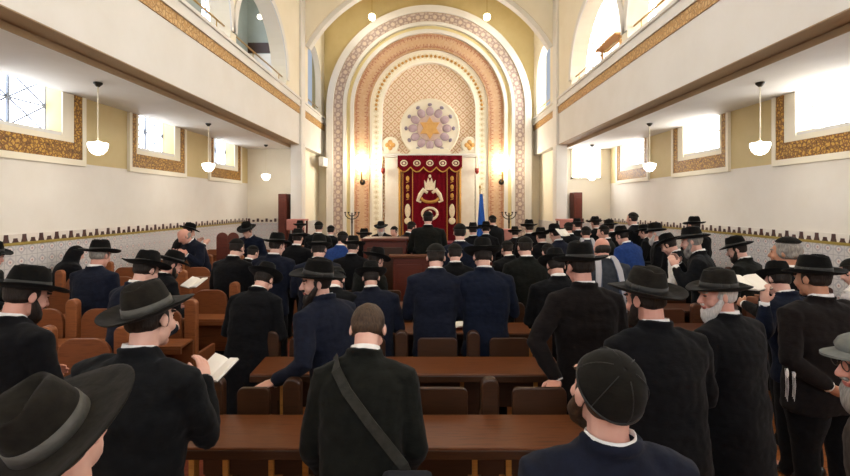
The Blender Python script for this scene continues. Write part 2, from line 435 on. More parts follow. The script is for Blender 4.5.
    b = MB(); b.box(s*(XB+.003), s*(XB+.288), YB, YE, ZBM-.012, ZBM); b.box(s*(XB+.288), s*(XB+.3), YB, YE, ZS, ZBM); b.build('beam_soffit', M['taupe'], gal)
    b = MB(); b.box(s*(XB+.3), s*XW, YB, YE, ZS, 4.0); b.build('soffit_slab', M['soffit'], gal)
    b = MB(); b.box(s*(XB+.3), s*XW, YB, YF, 4.8, 4.9); b.build('gallery_floor', M['brown'], gal)
    b = MB(); b.box(s*(XB-.02), s*(XB+.3), YB, YF, 4.74, 4.94); b.build('gilded_frieze', M['frieze'], gal)
    b = MB(); b.box(s*(XB-.05), s*(XB+.32), YB, YF, 4.94, 5.0); b.box(s*(XB-.02), s*(XB+.3), YB, YF, 5.0, 5.14); b.box(s*(XB-.06), s*(XB+.34), YB, YF, 5.14, 5.2)
    b.build('capping', M['white'], gal)
    # --- arcade above
    b = MB(); d0, d1 = s*XB, s*(XB+.38)
    for c in (10.3, 6.95, 3.6, .25): arch_panel(b, MY, c-1.675, (YE if c > 10 else c+1.675), c, 1.55, 5.4, 5.2, ZT, d0, d1)
    b.box(d0, d1, YB, -1.425, 5.2, ZT)
    ar = struct(b, 'wall_arcade_%s' % side, M['cream'])
    b = MB(); arch_panel(b, MY, YE, YF, 14.62, 1.02, 6.3, 5.2, ZT, d0, s*(XB+.2)); b.build('sanctuary_side_wall', M['cream'], ar)
    b = MB()
    for c, R, zs in ((10.3, 1.55, 5.4), (6.95, 1.55, 5.4), (3.6, 1.55, 5.4)):
        o = arc(c, zs, R+.16); i = arc(c, zs, R)
        for k in range(len(o)-1): b.prism([o[k], o[k+1], i[k+1], i[k]], s*(XB-.03), s*(XB+.0), MY)
    b.build('arch_moulding', M['white'], ar)
    b = MB(); b.box(s*4.75, s*4.8, 13.75, 15.5, 5.2, 8.2); w = struct(b, next_window(), M['sky_dim'] if s < 0 else M['sky_r'])
    b = MB()
    for y in (14.3, 14.9): b.box(s*4.7, s*4.74, y-.02, y+.02, 5.2, 8.2)
    b.build('glazing_bars', M['muntin'] if s < 0 else M['white'], w)
    # --- pilaster
    b = MB(); b.box(s*(XB-.07), s*(XB+.25), 13.0, YE, 0, ZBM); b.box(s*(XB-.07), s*XB, 13.0, YE, ZBM, ZT)
    struct(b, 'pilaster_column_%s' % side, M['white'], bevel=.01)
    # --- railing on the gallery
    rr = empty('gallery_railing', (s*(XB+.12), 5.0, 5.2))
    tag(rr, 'thin brass railing along the top of the gallery %s' % ('beside the dim grey-green gallery wall' if s < 0 else 'in front of the glaring gallery windows'), 'railing')
    b = MB(); b.tube([(0, YB-5+.2, .28), (0, YF-5-.1, .28)], .018, 8); b.build('rail', M['brass'], rr, True)
    for k in range(12):
        b = MB(); y = YB-5+.3+k*1.7; b.tube([(0, y, 0), (0, y, .28)], .011, 8); b.build('post', M['brass'], rr, True)

# --- transverse arch, front wall
RA, ZA = 4.26, 4.75
th = math.acos(3.70/RA); A = arc(0, ZA, RA, 40, PI-th, th); A2 = arc(0, ZA, RA-.13, 40, PI-th, th)
b = MB()
for p, q in zip(A, A[1:]): b.prism([p, q, (q[0], ZT), (p[0], ZT)], YE, YE+.35, MX)
for s in (-1, 1): b.prism([(s*3.70, 5.2), (s*XB, 5.2), (s*XB, ZT), (s*3.70, ZT)], YE, YE+.35, MX)
ta = struct(b, 'wall_chancel_arch', M['cream'])
b = MB()
for k in range(40): b.prism([A[k], A[k+1], A2[k+1], A2[k]], YE+.04, YE+.3, MX)
b.build('arch_moulding', M['white'], ta)
b = MB(); b.box(-4.2, 4.2, YF+.05, YF+.3, 5.2, ZT); fw = struct(b, 'wall_front', M['olive'])
b = MB(); b.box(-4.2, 4.2, YF+.05, YF+.3, 0, 5.2); b.build('lower_wall', M['cream'], fw)

# --- concentric bands of the ark arch
ZC = 5.48
def band(name, r0, r1, y0, mat, parent, depth=None):
    """horseshoe band, legs down to the floor; u along the path, v across"""
    mb = MB(); uvl = mb.bm.loops.layers.uv.new('UVMap'); n = 72; rm = (r0+r1)/2
    path = [(-1, z) for z in (0, 1.8, 3.6)]; P = []
    for z in (0.0, ZC/2): P.append((lambda r, z=z: (-r, z), z))
    for k in range(n+1):
        a = PI - PI*k/n; P.append((lambda r, a=a: (r*math.cos(a), ZC+r*math.sin(a)), ZC+rm*(PI-a)))
    for z in (ZC/2, 0.0): P.append((lambda r, z=z: (r, z), 2*ZC+PI*rm-z))
    y1 = YF+.06
    def quad(pts, uvs):
        f = mb.bm.faces.new([mb.bm.verts.new(p) for p in pts])
        for l, uv in zip(f.loops, uvs): l[uvl].uv = uv
    for (f0, u0), (f1, u1) in zip(P, P[1:]):
        a, bq, c, d = f0(r0), f0(r1), f1(r1), f1(r0)
        quad([(a[0], y0, a[1]), (d[0], y0, d[1]), (c[0], y0, c[1]), (bq[0], y0, bq[1])], [(u0, 0), (u1, 0), (u1, 1), (u0, 1)])
        for (p, q, v) in ((a, d, 0), (bq, c, 1)):
            quad([(p[0], y0, p[1]), (q[0], y0, q[1]), (q[0], y1, q[1]), (p[0], y1, p[1])], [(u0, v), (u1, v), (u1, v), (u0, v)])
    return mb.build(name, M[mat], parent)
arch = None
for nm, r0, r1, y0, mt in (('outer_white_band', 3.33, 3.555, 15.58, 'white'), ('mauve_band', 2.99, 3.33, 15.64, 'ring_mauve'), ('white_fillet', 2.88, 2.99, 15.60, 'white'),
                           ('gold_cove', 2.74, 2.88, 15.74, 'ring_gold'), ('inner_fillet', 2.62, 2.74, 15.64, 'white'), ('red_gold_band', 2.08, 2.62, 15.74, 'ring_red'),
                           ('dentil_band', 1.64, 2.08, 15.84, 'ring_dentil')):
    o = band('ark_arch_trim_1' if arch is None else nm, r0, r1, y0, mt, arch)
    if arch is None: arch = o; o['kind'] = 'structure'
b = MB(); b.prism([(-1.64, 0)] + arc(0, ZC, 1.64, 40) + [(1.64, 0)], 16.04, 16.12, MX); b.build('diaper_panel', M['diaper'], arch)
b = MB()
for k in range(40):
    a = PI*k/39; r = 1.86; b.ell((r*math.cos(a), 15.835, ZC+r*math.sin(a)), (.05, .03, .05), None, 8, 6)
b.build('dentil_bosses', M['goldthread'], arch)

# ------------------------------------------------------------------ the ark
AX = .03
ark = empty('torah_ark', (AX, 15.95, 0)); tag(ark, 'pale marble holy ark built into the decorated front arch', 'ark')
marble = plaster('pale_marble', '#eae2d2', '#dfd3bf', 3, .3)
for x0 in (-1.58, .98):
    b = MB(); b.box(x0, x0+.6, -.12, .12, .31, 3.77); b.build('marble_panel', marble, ark, bevel=.01)
b = MB(); b.box(-1.7, 1.7, -.2, .12, 3.84, 3.9); b.box(-1.64, 1.64, -.15, .12, 3.78, 3.84); b.build('cornice', M['white'], ark, bevel=.01)
b = MB(); b.box(-1.0, 1.0, 0, .12, .3, 3.8); b.build('niche_back', M['deep'], ark)
b = MB(); b.box(-1.9, 1.9, -1.3, .12, 0, .15); b.box(-1.6, 1.6, -.9, .12, .15, .3); b.build('steps', M['white'], ark)
for s in (-1, 1):
    b = MB(); b.tube([(s*1.05, -.16, .3), (s*1.05, -.16, 3.78)], .05, 12); b.build('column', M['goldthread'], ark, True)
# rosette with the six-pointed star
ZR = zat(128, 15.85)
ro = empty('rosette_medallion', (AX, 15.95, ZR)); tag(ro, 'round cream rosette with a gold six-pointed star above the red curtain', 'wall ornament')
RY = Matrix.Rotation(PI/2, 3, 'X')
b = MB(); b.lathe((0, .05, 0), [(1.06, -.04), (1.06, .06), (1.03, .09), (.98, .07), (.9, .06), (.0005, .06)], 64, RY); b.build('disc', M['cream'], ro, True)
mauve2 = plaster('grey_mauve_relief', '#8d8390', '#7f7583', 8); mauve = plaster('mauve_relief', '#b7a2a6', '#a78f93', 8); rust = plaster('gold_relief', '#d2a565', '#c29152', 8)
for k in range(12):
    a = 2*PI*k/12; c = V((math.cos(a), 0, math.sin(a)))
    b = MB(); b.ell(c*.60 + V((0, -.03, 0)), (.17, .05, .14), Matrix.Rotation(-a, 3, 'Y'), 14, 8); pt = b.build('petal', mauve, ro, True)
    c = V((math.cos(a), 0, math.sin(a))); b = MB(); b.ell(c*.84+V((0, -.03, 0)), (.06, .045, .075), Matrix.Rotation(-a, 3, 'Y'), 10, 6); b.build('petal_tip', mauve2, pt, True)
for k in range(2):
    pts = [(.40*math.sin(2*PI*j/3+k*PI), .40*math.cos(2*PI*j/3+k*PI)) for j in range(3)]
    b = MB(); b.prism(pts, -.10-.004*k, -.02, MX); b.build('star_triangle', rust, ro, bevel=.01)
b = MB(); b.lathe((0, 0, 0), [(.46, .0), (.46, .04), (.42, .05), (.0005, .05)], 48, RY); b.build('star_ground', plaster('pink_relief', '#c9b2a4', '#b89c90', 10), ro, True)
b = MB(); b.prism([(-.78, -.92), (.78, -.92), (.62, -.72), (-.62, -.72)], -.09, .1, MX); b.build('pedestal', M['cream'], ro, bevel=.01)
for s in (-1, 1):
    q = empty('quatrefoil_finial', (AX+s*1.40, 15.95, zat(145, 15.85))); tag(q, 'small round quatrefoil ornament on the ark cornice, %s' % ('left of the rosette' if s < 0 else 'right of the rosette'), 'wall ornament')
    b = MB(); b.lathe((0, 0, 0), [(.3, -.06), (.3, .06), (.26, .08), (.0005, .07)], 32, RY); b.build('disc', M['cream'], q, True)
    b = MB()
    for k in range(4):
        a = PI*k/2; b.ell((.1*math.cos(a), -.08, .1*math.sin(a)), (.085, .03, .085), None, 12, 8)
    b.build('quatrefoil', rust, q, True)
    b = MB(); b.prism([(-.42, -.31), (.42, -.31), (.2, -.16), (-.2, -.16)], -.07, .07, MX); b.build('base', M['cream'], q)
# curtain and valance
def drape(mb, x0, x1, z0, z1, y, amp, waves, bottom=None, n=90, th=.02):
    front, back = [], []
    for k in range(n+1):
        x = x0 + (x1-x0)*k/n; w = amp*math.sin(2*PI*waves*k/n); zb = z0 + (bottom(k/n) if bottom else 0)
        front.append(((x, y+w, z1), (x, y+w, (z1+zb)/2), (x, y+w*1.15, zb))); back.append(((x, y+w+th, z1), (x, y+w+th, (z1+zb)/2), (x, y+w*1.15+th, zb)))
    for k in range(n):
        for j in range(2):
            mb.face([front[k][j], front[k+1][j], front[k+1][j+1], front[k][j+1]]); mb.face([back[k][j], back[k][j+1], back[k+1][j+1], back[k+1][j]])
        mb.face([front[k][2], front[k+1][2], back[k+1][2], back[k][2]]); mb.face([front[k][0], back[k][0], back[k+1][0], front[k+1][0]])
    for q in (0, n):
        for j in range(2): mb.face([front[q][j], front[q][j+1], back[q][j+1], back[q][j]])
    return mb
YC = 15.66
cu = drape(MB(), -.98, .98, .34, 3.6, 0, .014, 9); cu = cu.build('ark_curtain', M['red'], None, True)
cu.location = (AX, YC, 0); tag(cu, 'crimson velvet ark curtain embroidered with a crown', 'curtain')
for s in (-1, 1):
    b = MB(); b.box(s*.60-.012, s*.60+.012, -.03, -.012, .36, 3.58); b.box(s*.94-.012, s*.94+.012, -.03, -.012, .36, 3.58); b.build('gold_braid', M['goldthread'], cu)
    b = MB(); b.box(s*.77-.13, s*.77+.13, -.022, -.014, .4, 3.3); b.build('side_panel', M['reddark'], cu)
    b = MB()
    for k, z in enumerate((3.02, 2.72, 2.42)): b.ell((s*.77, -.03, z), (.06, .014, .09), None, 10, 6); b.tube([(s*.77-.05, -.03, z-.14), (s*.77+.05, -.03, z-.1)], .014, 6)
    b.build('side_motif', M['goldthread'], cu, True)
    b = MB(); b.ell((s*.77, -.03, 1.9), (.1, .02, .24), None, 12, 8); b.ell((s*.77, -.03, 1.55), (.12, .02, .12), None, 12, 8); b.build('pale_scroll', M['ivory'], cu, True)
b = MB()   # crown
b.prism([(-.17, 2.62), (.17, 2.62), (.2, 2.98), (.12, 2.86), (.06, 3.06), (0, 2.9), (-.06, 3.06), (-.12, 2.86), (-.2, 2.98)], -.045, -.015, MX)
b.ell((0, -.03, 3.1), (.05, .03, .06), None, 10, 6); b.build('crown', M['ivory'], cu)
for s in (-1, 1):
    b = MB(); b.tube([(s*.08, -.03, 2.52), (s*.22, -.03, 2.62), (s*.34, -.03, 2.46), (s*.42, -.03, 2.25), (s*.3, -.03, 2.2)], [.05, .09, .075, .06, .04], 10); b.build('flourish', M['ivory'], cu, True)
b = MB(); b.tube([(.3*math.cos(a), -.03, 2.36+.16*math.sin(a)) for a in [PI+PI*k/16 for k in range(17)]], .05, 8); b.build('wreath', M['goldthread'], cu, True)
b = MB(); b.tube([(.26*math.cos(a), -.03, 1.8+.2*math.sin(a)) for a in [2*PI*k/24 for k in range(25)]], .045, 8); b.ell((0, -.03, 1.8), (.09, .02, .11), None, 12, 8); b.build('medallion', M['ivory'], cu, True)
sc = lambda t: -.16*abs(math.sin(5*PI*t))
va = drape(MB(), -1.12, 1.12, 3.42, 3.82, 0, .012, 8, sc, 100); va = va.build('curtain_valance', M['red'], None, True)
va.location = (AX, YC-.06, 0); tag(va, 'scalloped red valance with five pale motifs above the ark curtain', 'valance')
b = MB(); N_ = 100
b.tube([(-1.12+2.24*k/N_, -.02, 3.42+sc(k/N_)-.01) for k in range(N_+1)], .022, 6); b.build('fringe', M['goldthread'], va)
for k in range(5):
    x = -1.12+2.24*(k+.5)/5
    b = MB(); b.tube([(x+.11*math.cos(a), -.02, 3.55+.09*math.sin(a)) for a in [2*PI*j/16 for j in range(17)]], .022, 6); b.ell((x, -.02, 3.55), (.05, .015, .045), None, 10, 6); b.build('motif', M['ivory'], va, True)
# sconces and the small hanging lamps
for px, lb in ((362, 'glowing globe wall lamp on the arch band, left of the ark'), (502, 'glowing globe wall lamp on the arch band, right of the ark')):
    x = at(px, 15.6); z = zat(163, 15.6)
    l = empty('wall_lamp', (x, 15.745, z-.35)); tag(l, lb, 'wall lamp')
    b = MB(); b.lathe((0, -.01, -.3), [(.10, -.02), (.10, .02), (.06, .05), (.0005, .05)], 16, RY); b.build('wall_plate', M['darkmetal'], l, True)
    b = MB(); b.tube([(0, -.03, -.3), (0, -.2, -.28), (0, -.26, -.1), (0, -.26, .16)], .022, 10); b.build('bracket', M['brass'], l, True)
    b = MB(); b.ell((0, -.26, .35), (.27, .25, .28), None, 20, 14); b.build('globe', M['sconce'], l, True)
    b = MB(); b.lathe((0, -.26, .12), [(.03, 0), (.1, .04), (.11, .07), (.05, .09)], 16); b.build('gallery_cup', M['brass'], l, True)
    ld = bpy.data.lights.new('sconce_light', 'POINT'); ld.energy = 70; ld.color = (1, .95, .84); ld.shadow_soft_size = .2
    lo_ = bpy.data.objects.new('sconce_light', ld); COL.objects.link(lo_); lo_.location = (x, 15.27, z)
for px, lb in ((383, 'small red hanging lamp under the ark cornice, left end'), (477, 'small red hanging lamp under the ark cornice, right end')):
    x = at(px, 15.7); l = empty('hanging_lamp', (x, 15.7, 3.3)); tag(l, lb, 'hanging lamp')
    b = MB(); b.lathe((0, 0, 0), [(.02, -.12), (.07, -.05), (.075, .08), (.05, .09)], 14); b.build('cup', plain('ruby_glass', '#8a2a22', .2, .6), l, True)
    b = MB()
    for k in range(3):
        a = 2*PI*k/3; b.tube([(.06*math.cos(a), .06*math.sin(a), .08), (0, 0, .5)], .006, 5)
    b.build('chain', M['brass'], l)
    b = MB(); b.tube([(0, 0, .48), (0, .2, .5)], .012, 6); b.build('hook', M['brass'], l)

# ------------------------------------------------------------------ pendants
def bowl_pendant(x, y, zb, r, label, zt=ZS):
    p = empty('pendant_lamp', (x, y, zb)); tag(p, label, 'pendant lamp', 'milk-glass pendants under the galleries')
    b = MB(); b.lathe((0, 0, 0), [(.012, 0), (r*.5, .015), (r*.82, .06), (r*.98, .12), (r, .15), (r*.97, .165), (r*.3, .18), (.02, .19)], 28); b.build('glass_bowl', M['lampglass'], p, True)
    b = MB(); b.tube([(0, 0, .18), (0, 0, zt-zb-.03)], .007, 8); b.build('rod', M['pale_metal'], p)
    b = MB(); b.lathe((0, 0, zt-zb), [(.055, -.003), (.055, -.02), (.02, -.06), (.0005, -.06)], 16); b.build('ceiling_rose', M['darkmetal'], p, True)
    ld = bpy.data.lights.new('pendant_light', 'POINT'); ld.energy = 10; ld.color = (1, .95, .86); ld.shadow_soft_size = .14
    lo_ = bpy.data.objects.new('pendant_light', ld); COL.objects.link(lo_); lo_.location = (x, y, zb-.12)
for s in (-1, 1):
    for k, (Y, zb) in enumerate(((12.45, 2.78), (9.2, 2.78), (6.13, 2.78), (3.0, 2.78), (-.1, 2.78))):
        wd = ('left aisle', 'right aisle')[s > 0]
        od = ('farthest, nearest the end wall', 'middle of the three in view', 'nearest of the three in view', 'fourth from the end wall', 'last, behind the viewer')[k]
        bowl_pendant(s*4.51, Y, zb, .12, 'white bowl pendant lamp over the %s, %s' % (wd, od))
for px, lb in ((372, 'white globe pendant hanging before the ark arch, left one'), (487, 'white globe pendant hanging before the ark arch, right one')):
    p = empty('globe_pendant', (at(px, 14.8), 14.8, zat(17, 14.8))); tag(p, lb, 'pendant lamp', 'globe pendants before the ark')
    b = MB(); b.ell((0, 0, 0), (.12, .12, .12), None, 20, 14); b.build('globe', M['globe'], p, True)
    ld = bpy.data.lights.new('globe_light', 'POINT'); ld.energy = 34; ld.color = (1, .94, .82); ld.shadow_soft_size = .14
    lo_ = bpy.data.objects.new('globe_light', ld); COL.objects.link(lo_); lo_.location = (at(px, 14.8), 14.65, zat(17, 14.8)-.25)
    b = MB(); b.tube([(0, 0, .10), (0, 0, ZT-zat(17, 14.8))], .008, 6); b.build('rod', M['brass'], p)
    b = MB(); b.lathe((0, 0, .10), [(.05, 0), (.05, .04), (.02, .06)], 14); b.build('cap', M['brass'], p, True)
gp = empty('globe_pendant', (at(260, 11.5), 11.5, zat(17, 11.5))); tag(gp, 'small white globe lamp glowing inside the dim gallery arch', 'pendant lamp')
b = MB(); b.ell((0, 0, 0), (.065, .065, .065), None, 16, 12); b.build('globe', M['globe'], gp, True)
b = MB(); b.tube([(0, 0, .05), (0, 0, ZT-zat(17, 11.5))], .007, 6); b.build('rod', M['brass'], gp)
# ------------------------------------------------------------------ end wall details
b = MB(); b.box(4.27, 5.08, YE-.03, YE-.005, 2.92, 3.74); w = struct(b, next_window(), M['sky_r'])
b = MB()
for (x0, x1, z0, z1) in ((4.22, 4.27, 2.87, 3.79), (5.08, 5.13, 2.87, 3.79), (4.22, 5.13, 2.87, 2.92), (4.22, 5.13, 3.74, 3.79)): b.box(x0, x1, YE-.05, YE, z0, z1)
b.build('frame', M['cream'], w)
for k, (px, top, s) in enumerate(((285, 194, -1), (575.5, 192.5, 1))):
    x = at(px, 13.2); zt = zat(top, 13.2)
    b = MB(); b.box(x-.12, x+.12, 12.95, 13.37, 0.0, zt); d = struct(b, 'door_%d' % (k+1), M['mahog'], bevel=.01)
    b = MB()
    for z0, z1 in ((.2, 1.0), (1.15, zt-.15)): b.box(x-.08, x+.08, 12.935, 12.955, z0, z1)
    b.build('panel', M['mahog'], d, bevel=.006)
    b = MB(); b.ell((x+s*-.08, 12.91, 1.08), (.025, .03, .025), None, 10, 8); b.build('handle', M['brass'], d, True)
ac = empty('wall_heater', (at(320, 15.3)+.12, 15.3, zat(162, 15.3))); tag(ac, 'small white box unit on the recess wall under the gallery, by the ark arch', 'wall unit')
b = MB(); b.box(-.1, .08, -.3, .3, -.15, .15); b.build('casing', M['white'], ac, bevel=.03)
b = MB()
for k in range(4): b.box(-.1, .085, -.26, .26, -.1+k*.05, -.085+k*.05)
b.build('grille', M['muntin'], ac)
# flag by the ark
fl = empty('furled_flag', (at(480, 12.2), 12.2, 0)); tag(fl, 'furled blue flag on a pole standing right of the ark', 'flag')
b = MB(); b.tube([(0, 0, .05), (0, 0, zat(188, 12.2))], .016, 8); b.ell((0, 0, zat(187, 12.2)), (.03, .03, .05), None, 10, 8); b.build('pole', M['brass'], fl, True)
b = MB(); R_ = []
for z, r in ((.75, .08), (.85, .13), (1.2, .12), (1.6, .09), (2.0, .06), (zat(194, 12.2), .035)):
    R_.append([V((.03+r*(1+.25*math.cos(5*a))*math.cos(a), r*.7*(1+.25*math.cos(5*a))*math.sin(a), z)) for a in [2*PI*j/30 for j in range(30)]])
b.loft(R_); b.build('cloth', M['blueflag'], fl, True)
b = MB(); b.lathe((0, 0, 0), [(.18, 0), (.18, .03), (.04, .08), (.0005, .09)], 20); b.build('base', M['darkmetal'], fl, True)

# ------------------------------------------------------------------ pews
def pew(name, x0, x1, posts, wood_l, wood_b, slats=True, up=0.0, ld=.33):
    """row of seats facing the ark; origin on the floor under the back; the reading ledge faces the camera side"""
    r = empty(name)
    b = MB(); tilt = Matrix.Translation((0, -.01, .845)) @ Matrix.Rotation(math.radians(4), 4, 'X')
    b.box(x0, x1, -ld, 0, -.012, .014, tilt); b.build('reading_ledge', wood_l, r, bevel=.006)
    b = MB(); b.box(x0, x1, -ld-.015, -ld+.01, .775, .825); b.build('ledge_edge', wood_b, r, bevel=.005)
    b = MB(); b.box(x0, x1, -.01, .02, .5, .835); b.build('back_rail', wood_b, r)
    def rounded(c, hw, z0, zt, rad, y0, y1):
        p = [(c-hw, z0), (c+hw, z0)] + [(c+hw-rad+rad*math.cos(a), zt-rad+rad*math.sin(a)) for a in [PI/2*k/6 for k in range(7)]] + [(c-hw+rad+rad*math.cos(a), zt-rad+rad*math.sin(a)) for a in [PI/2+PI/2*k/6 for k in range(7)]]
        return MB().prism(p, y0, y1, MX)
    ps = sorted(posts)
    for p in ps:
        rounded(p, .054, 0, 1.05+up, .05, .03, .10).build('divider_post', wood_l if name.startswith('oak') else wood_b, r, bevel=.012)
        b = MB(); b.box(p-.018, p+.018, .1, .5, .0, .66); b.build('armrest', wood_b, r, bevel=.008)
        if slats:
            for d in (-.1, .1):
                b = MB(); b.box(p+d-.016, p+d+.016, -.03, .03, 0, .78); b.build('slat', M['pale_edge'], r)
    for p, q in zip(ps, ps[1:]):
        m = (p+q)/2; hw = (q-p)/2-.135
        rounded(m, hw + (.05 if up else 0), .42, .99+up*.8, .04 + up*.5, .045, .075).build('seat_back', wood_b, r, bevel=.006)
        rounded(m, hw, .40, .80, .03, .085, .13).build('folded_seat', wood_l, r, bevel=.008)
    return r
POSTS = [-1.30, -.83, -.23, .37, .97]
cp = pew('dark_pew', -1.34, 1.02, POSTS, M['brown'], M['deep'])
ordn = ['at the man with the shoulder bag', 'second from the camera', 'third from the camera', 'before the prayer platform']
for k, Y in enumerate((2.68, 3.70, 4.77, 5.80)):
    o = cp if k == 0 else copy_tree(cp); o.location = (0, Y, 0)
    tag(o, 'dark wooden pew with ledge in the centre block, ' + ordn[k], 'pew', 'centre pews')
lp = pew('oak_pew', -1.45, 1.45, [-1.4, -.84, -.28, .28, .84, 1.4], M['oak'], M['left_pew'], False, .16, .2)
wl = ['nearest', 'second', 'third', 'fourth', 'fifth', 'sixth', 'seventh', 'eighth']
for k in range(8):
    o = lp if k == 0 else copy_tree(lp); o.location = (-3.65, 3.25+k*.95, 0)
    tag(o, 'warm-lit orange pew along the left tiled wall, %s row from the camera' % wl[k], 'pew', 'warm-lit pews by the left wall')
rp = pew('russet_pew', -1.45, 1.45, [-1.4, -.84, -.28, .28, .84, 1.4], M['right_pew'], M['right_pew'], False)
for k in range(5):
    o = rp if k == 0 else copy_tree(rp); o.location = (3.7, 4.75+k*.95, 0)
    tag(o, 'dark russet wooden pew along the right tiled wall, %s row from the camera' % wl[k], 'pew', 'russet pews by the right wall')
for k, px in enumerate((222, 233)):
    ch = empty('high_back_chair', (at(px, 8.2), 8.2, 0), .15); tag(ch, 'tall dark wooden chair back by the left wall, %s of the pair' % ('left' if k == 0 else 'right'), 'chair', 'tall chairs by the left wall')
    b = MB(); b.prism([(-.1, .45), (.1, .45), (.1, 1.5)] + [(.1*math.cos(a), 1.5+.1*math.sin(a)) for a in [PI*j/10 for j in range(1, 10)]] + [(-.1, 1.5)], 0, .04, MX); b.build('backrest', M['mahog'], ch, bevel=.01)
    b = MB(); b.box(-.13, .13, .04, .42, .42, .47); b.build('seat', M['mahog'], ch, bevel=.015)
    for dx in (-.1, .1):
        for dy in (.02, .39): b = MB(); b.box(dx-.02, dx+.02, dy-.02, dy+.02, 0, .43); b.build('leg', M['mahog'], ch)
rug = MB(); rug.box(-2.15, -1.45, -3.5, 12.5, 0, .012); rug = rug.build('carpet_runner', M['carpet']); tag(rug, 'red-brown carpet runner in the aisle left of the centre pews', 'carpet')
rug = MB(); rug.box(1.1, 2.2, -3.5, 12.0, 0, .012); rug = rug.build('carpet_runner', M['carpet']); tag(rug, 'red-brown carpet in the aisle right of the centre pews', 'carpet')

# ------------------------------------------------------------------ bimah
bi = empty('prayer_platform', (0, 7.0, 0)); tag(bi, 'raised mahogany prayer platform with a panelled back in the middle of the hall', 'platform')
b = MB(); b.box(-1.05, 1.0, .05, 1.75, 0, .28); b.build('dais', M['mahog'], bi)
b = MB(); b.box(-.56, .72, -.03, .03, 0, 1.28); b.build('back_panel', M['mahog'], bi, bevel=.01)
b = MB(); b.box(-.62, .78, -.07, .07, 1.28, 1.33); b.build('cap_rail', M['brown'], bi, bevel=.012)
b = MB()
for x0, x1 in ((-.5, -.12), (-.06, .3), (.36, .68)): b.box(x0, x1, -.045, -.028, .2, 1.18)
b.build('raised_panel', M['mahog'], bi, bevel=.01)
for x in (-1.05, .94): b = MB(); b.box(x, x+.06, .1, 1.6, .28, 1.2); b.build('side_rail', M['mahog'], bi, bevel=.01)
lc = empty('reader_lectern', (0, 8.35, .28)); tag(lc, 'reading table draped in red velvet in front of the man on the platform', 'lectern')
b = MB(); b.box(-.5, .5, -.1, .3, 0, 1.08); b.build('body', M['mahog'], lc)
b = MB(); b.box(-.56, .56, -.18, .36, 1.08, 1.13); b.box(-.56, .56, -.19, -.16, .5, 1.12); b.build('velvet_cover', M['red'], lc, bevel=.01)
bx = empty('wooden_reading_box', (at(386, 7.75), 7.75, 0)); tag(bx, 'boxy red-brown wooden lectern beside the platform, left of the man leading', 'lectern')
zt = zat(238, 7.6)
b = MB(); b.box(-.36, .36, -.2, .2, 0, zt-.05); b.build('body', M['mahog'], bx, bevel=.015)
b = MB(); b.box(-.39, .39, -.24, .24, zt-.05, zt); b.build('top', M['mahog'], bx, bevel=.012)
b = MB(); b.box(-.3, .3, -.215, -.195, .2, zt-.15); b.build('front_panel', M['deep'], bx, bevel=.01)
for px, Y, lb in ((298, 12.6, 'low table with a rose cloth by the left door'), (505, 11.2, 'low table with a rose cloth, right of the blue flag'), (566, 12.6, 'low table with a rose cloth by the right door')):
    t = empty('cloth_table', (at(px, Y), Y, 0)); tag(t, lb, 'table', 'rose-cloth tables')
    zt = zat(219, Y) if px != 505 else zat(229, Y)
    b = MB(); b.box(-.24, .24, -.22, .22, zt-.05, zt); b.box(-.25, .25, -.235, -.22, zt-.3, zt); b.build('cloth', M['pinkcloth'], t, bevel=.01)
    for dx in (-.2, .2):
        for dy in (-.17, .17): b = MB(); b.box(dx-.025, dx+.025, dy-.025, dy+.025, 0, zt-.05); b.build('leg', M['mahog'], t)

for px, lb in ((352, 'dark branched candlestick in front of the arch band, left of the ark'), (509, 'dark branched candlestick in front of the arch band, right of the ark')):
    Y = 13.2; c = empty('candelabrum', (at(px, Y), Y, 0)); tag(c, lb, 'candlestick', 'branched candlesticks by the ark'); zt = zat(212, Y)
    b = MB(); b.lathe((0, 0, 0), [(.16, 0), (.16, .03), (.05, .07), (.022, .12), (.022, zt-.35), (.03, zt-.3), (.018, zt-.02), (.018, zt-.02)], 14); b.build('stem', M['darkmetal'], c, True)
    for s in (-1, 1):
        for k, r in enumerate((.10, .20)):
            b = MB(); b.tube([(s*r*math.sin(a), 0, zt-.03-r*.9*math.cos(a)-.02*0) for a in [PI/2*j/8 for j in range(9)]], .014, 8); b.lathe((s*r, 0, zt-.04), [(.014, 0), (.03, .03), (.03, .045)], 10); b.build('branch', M['darkmetal'], c, True)
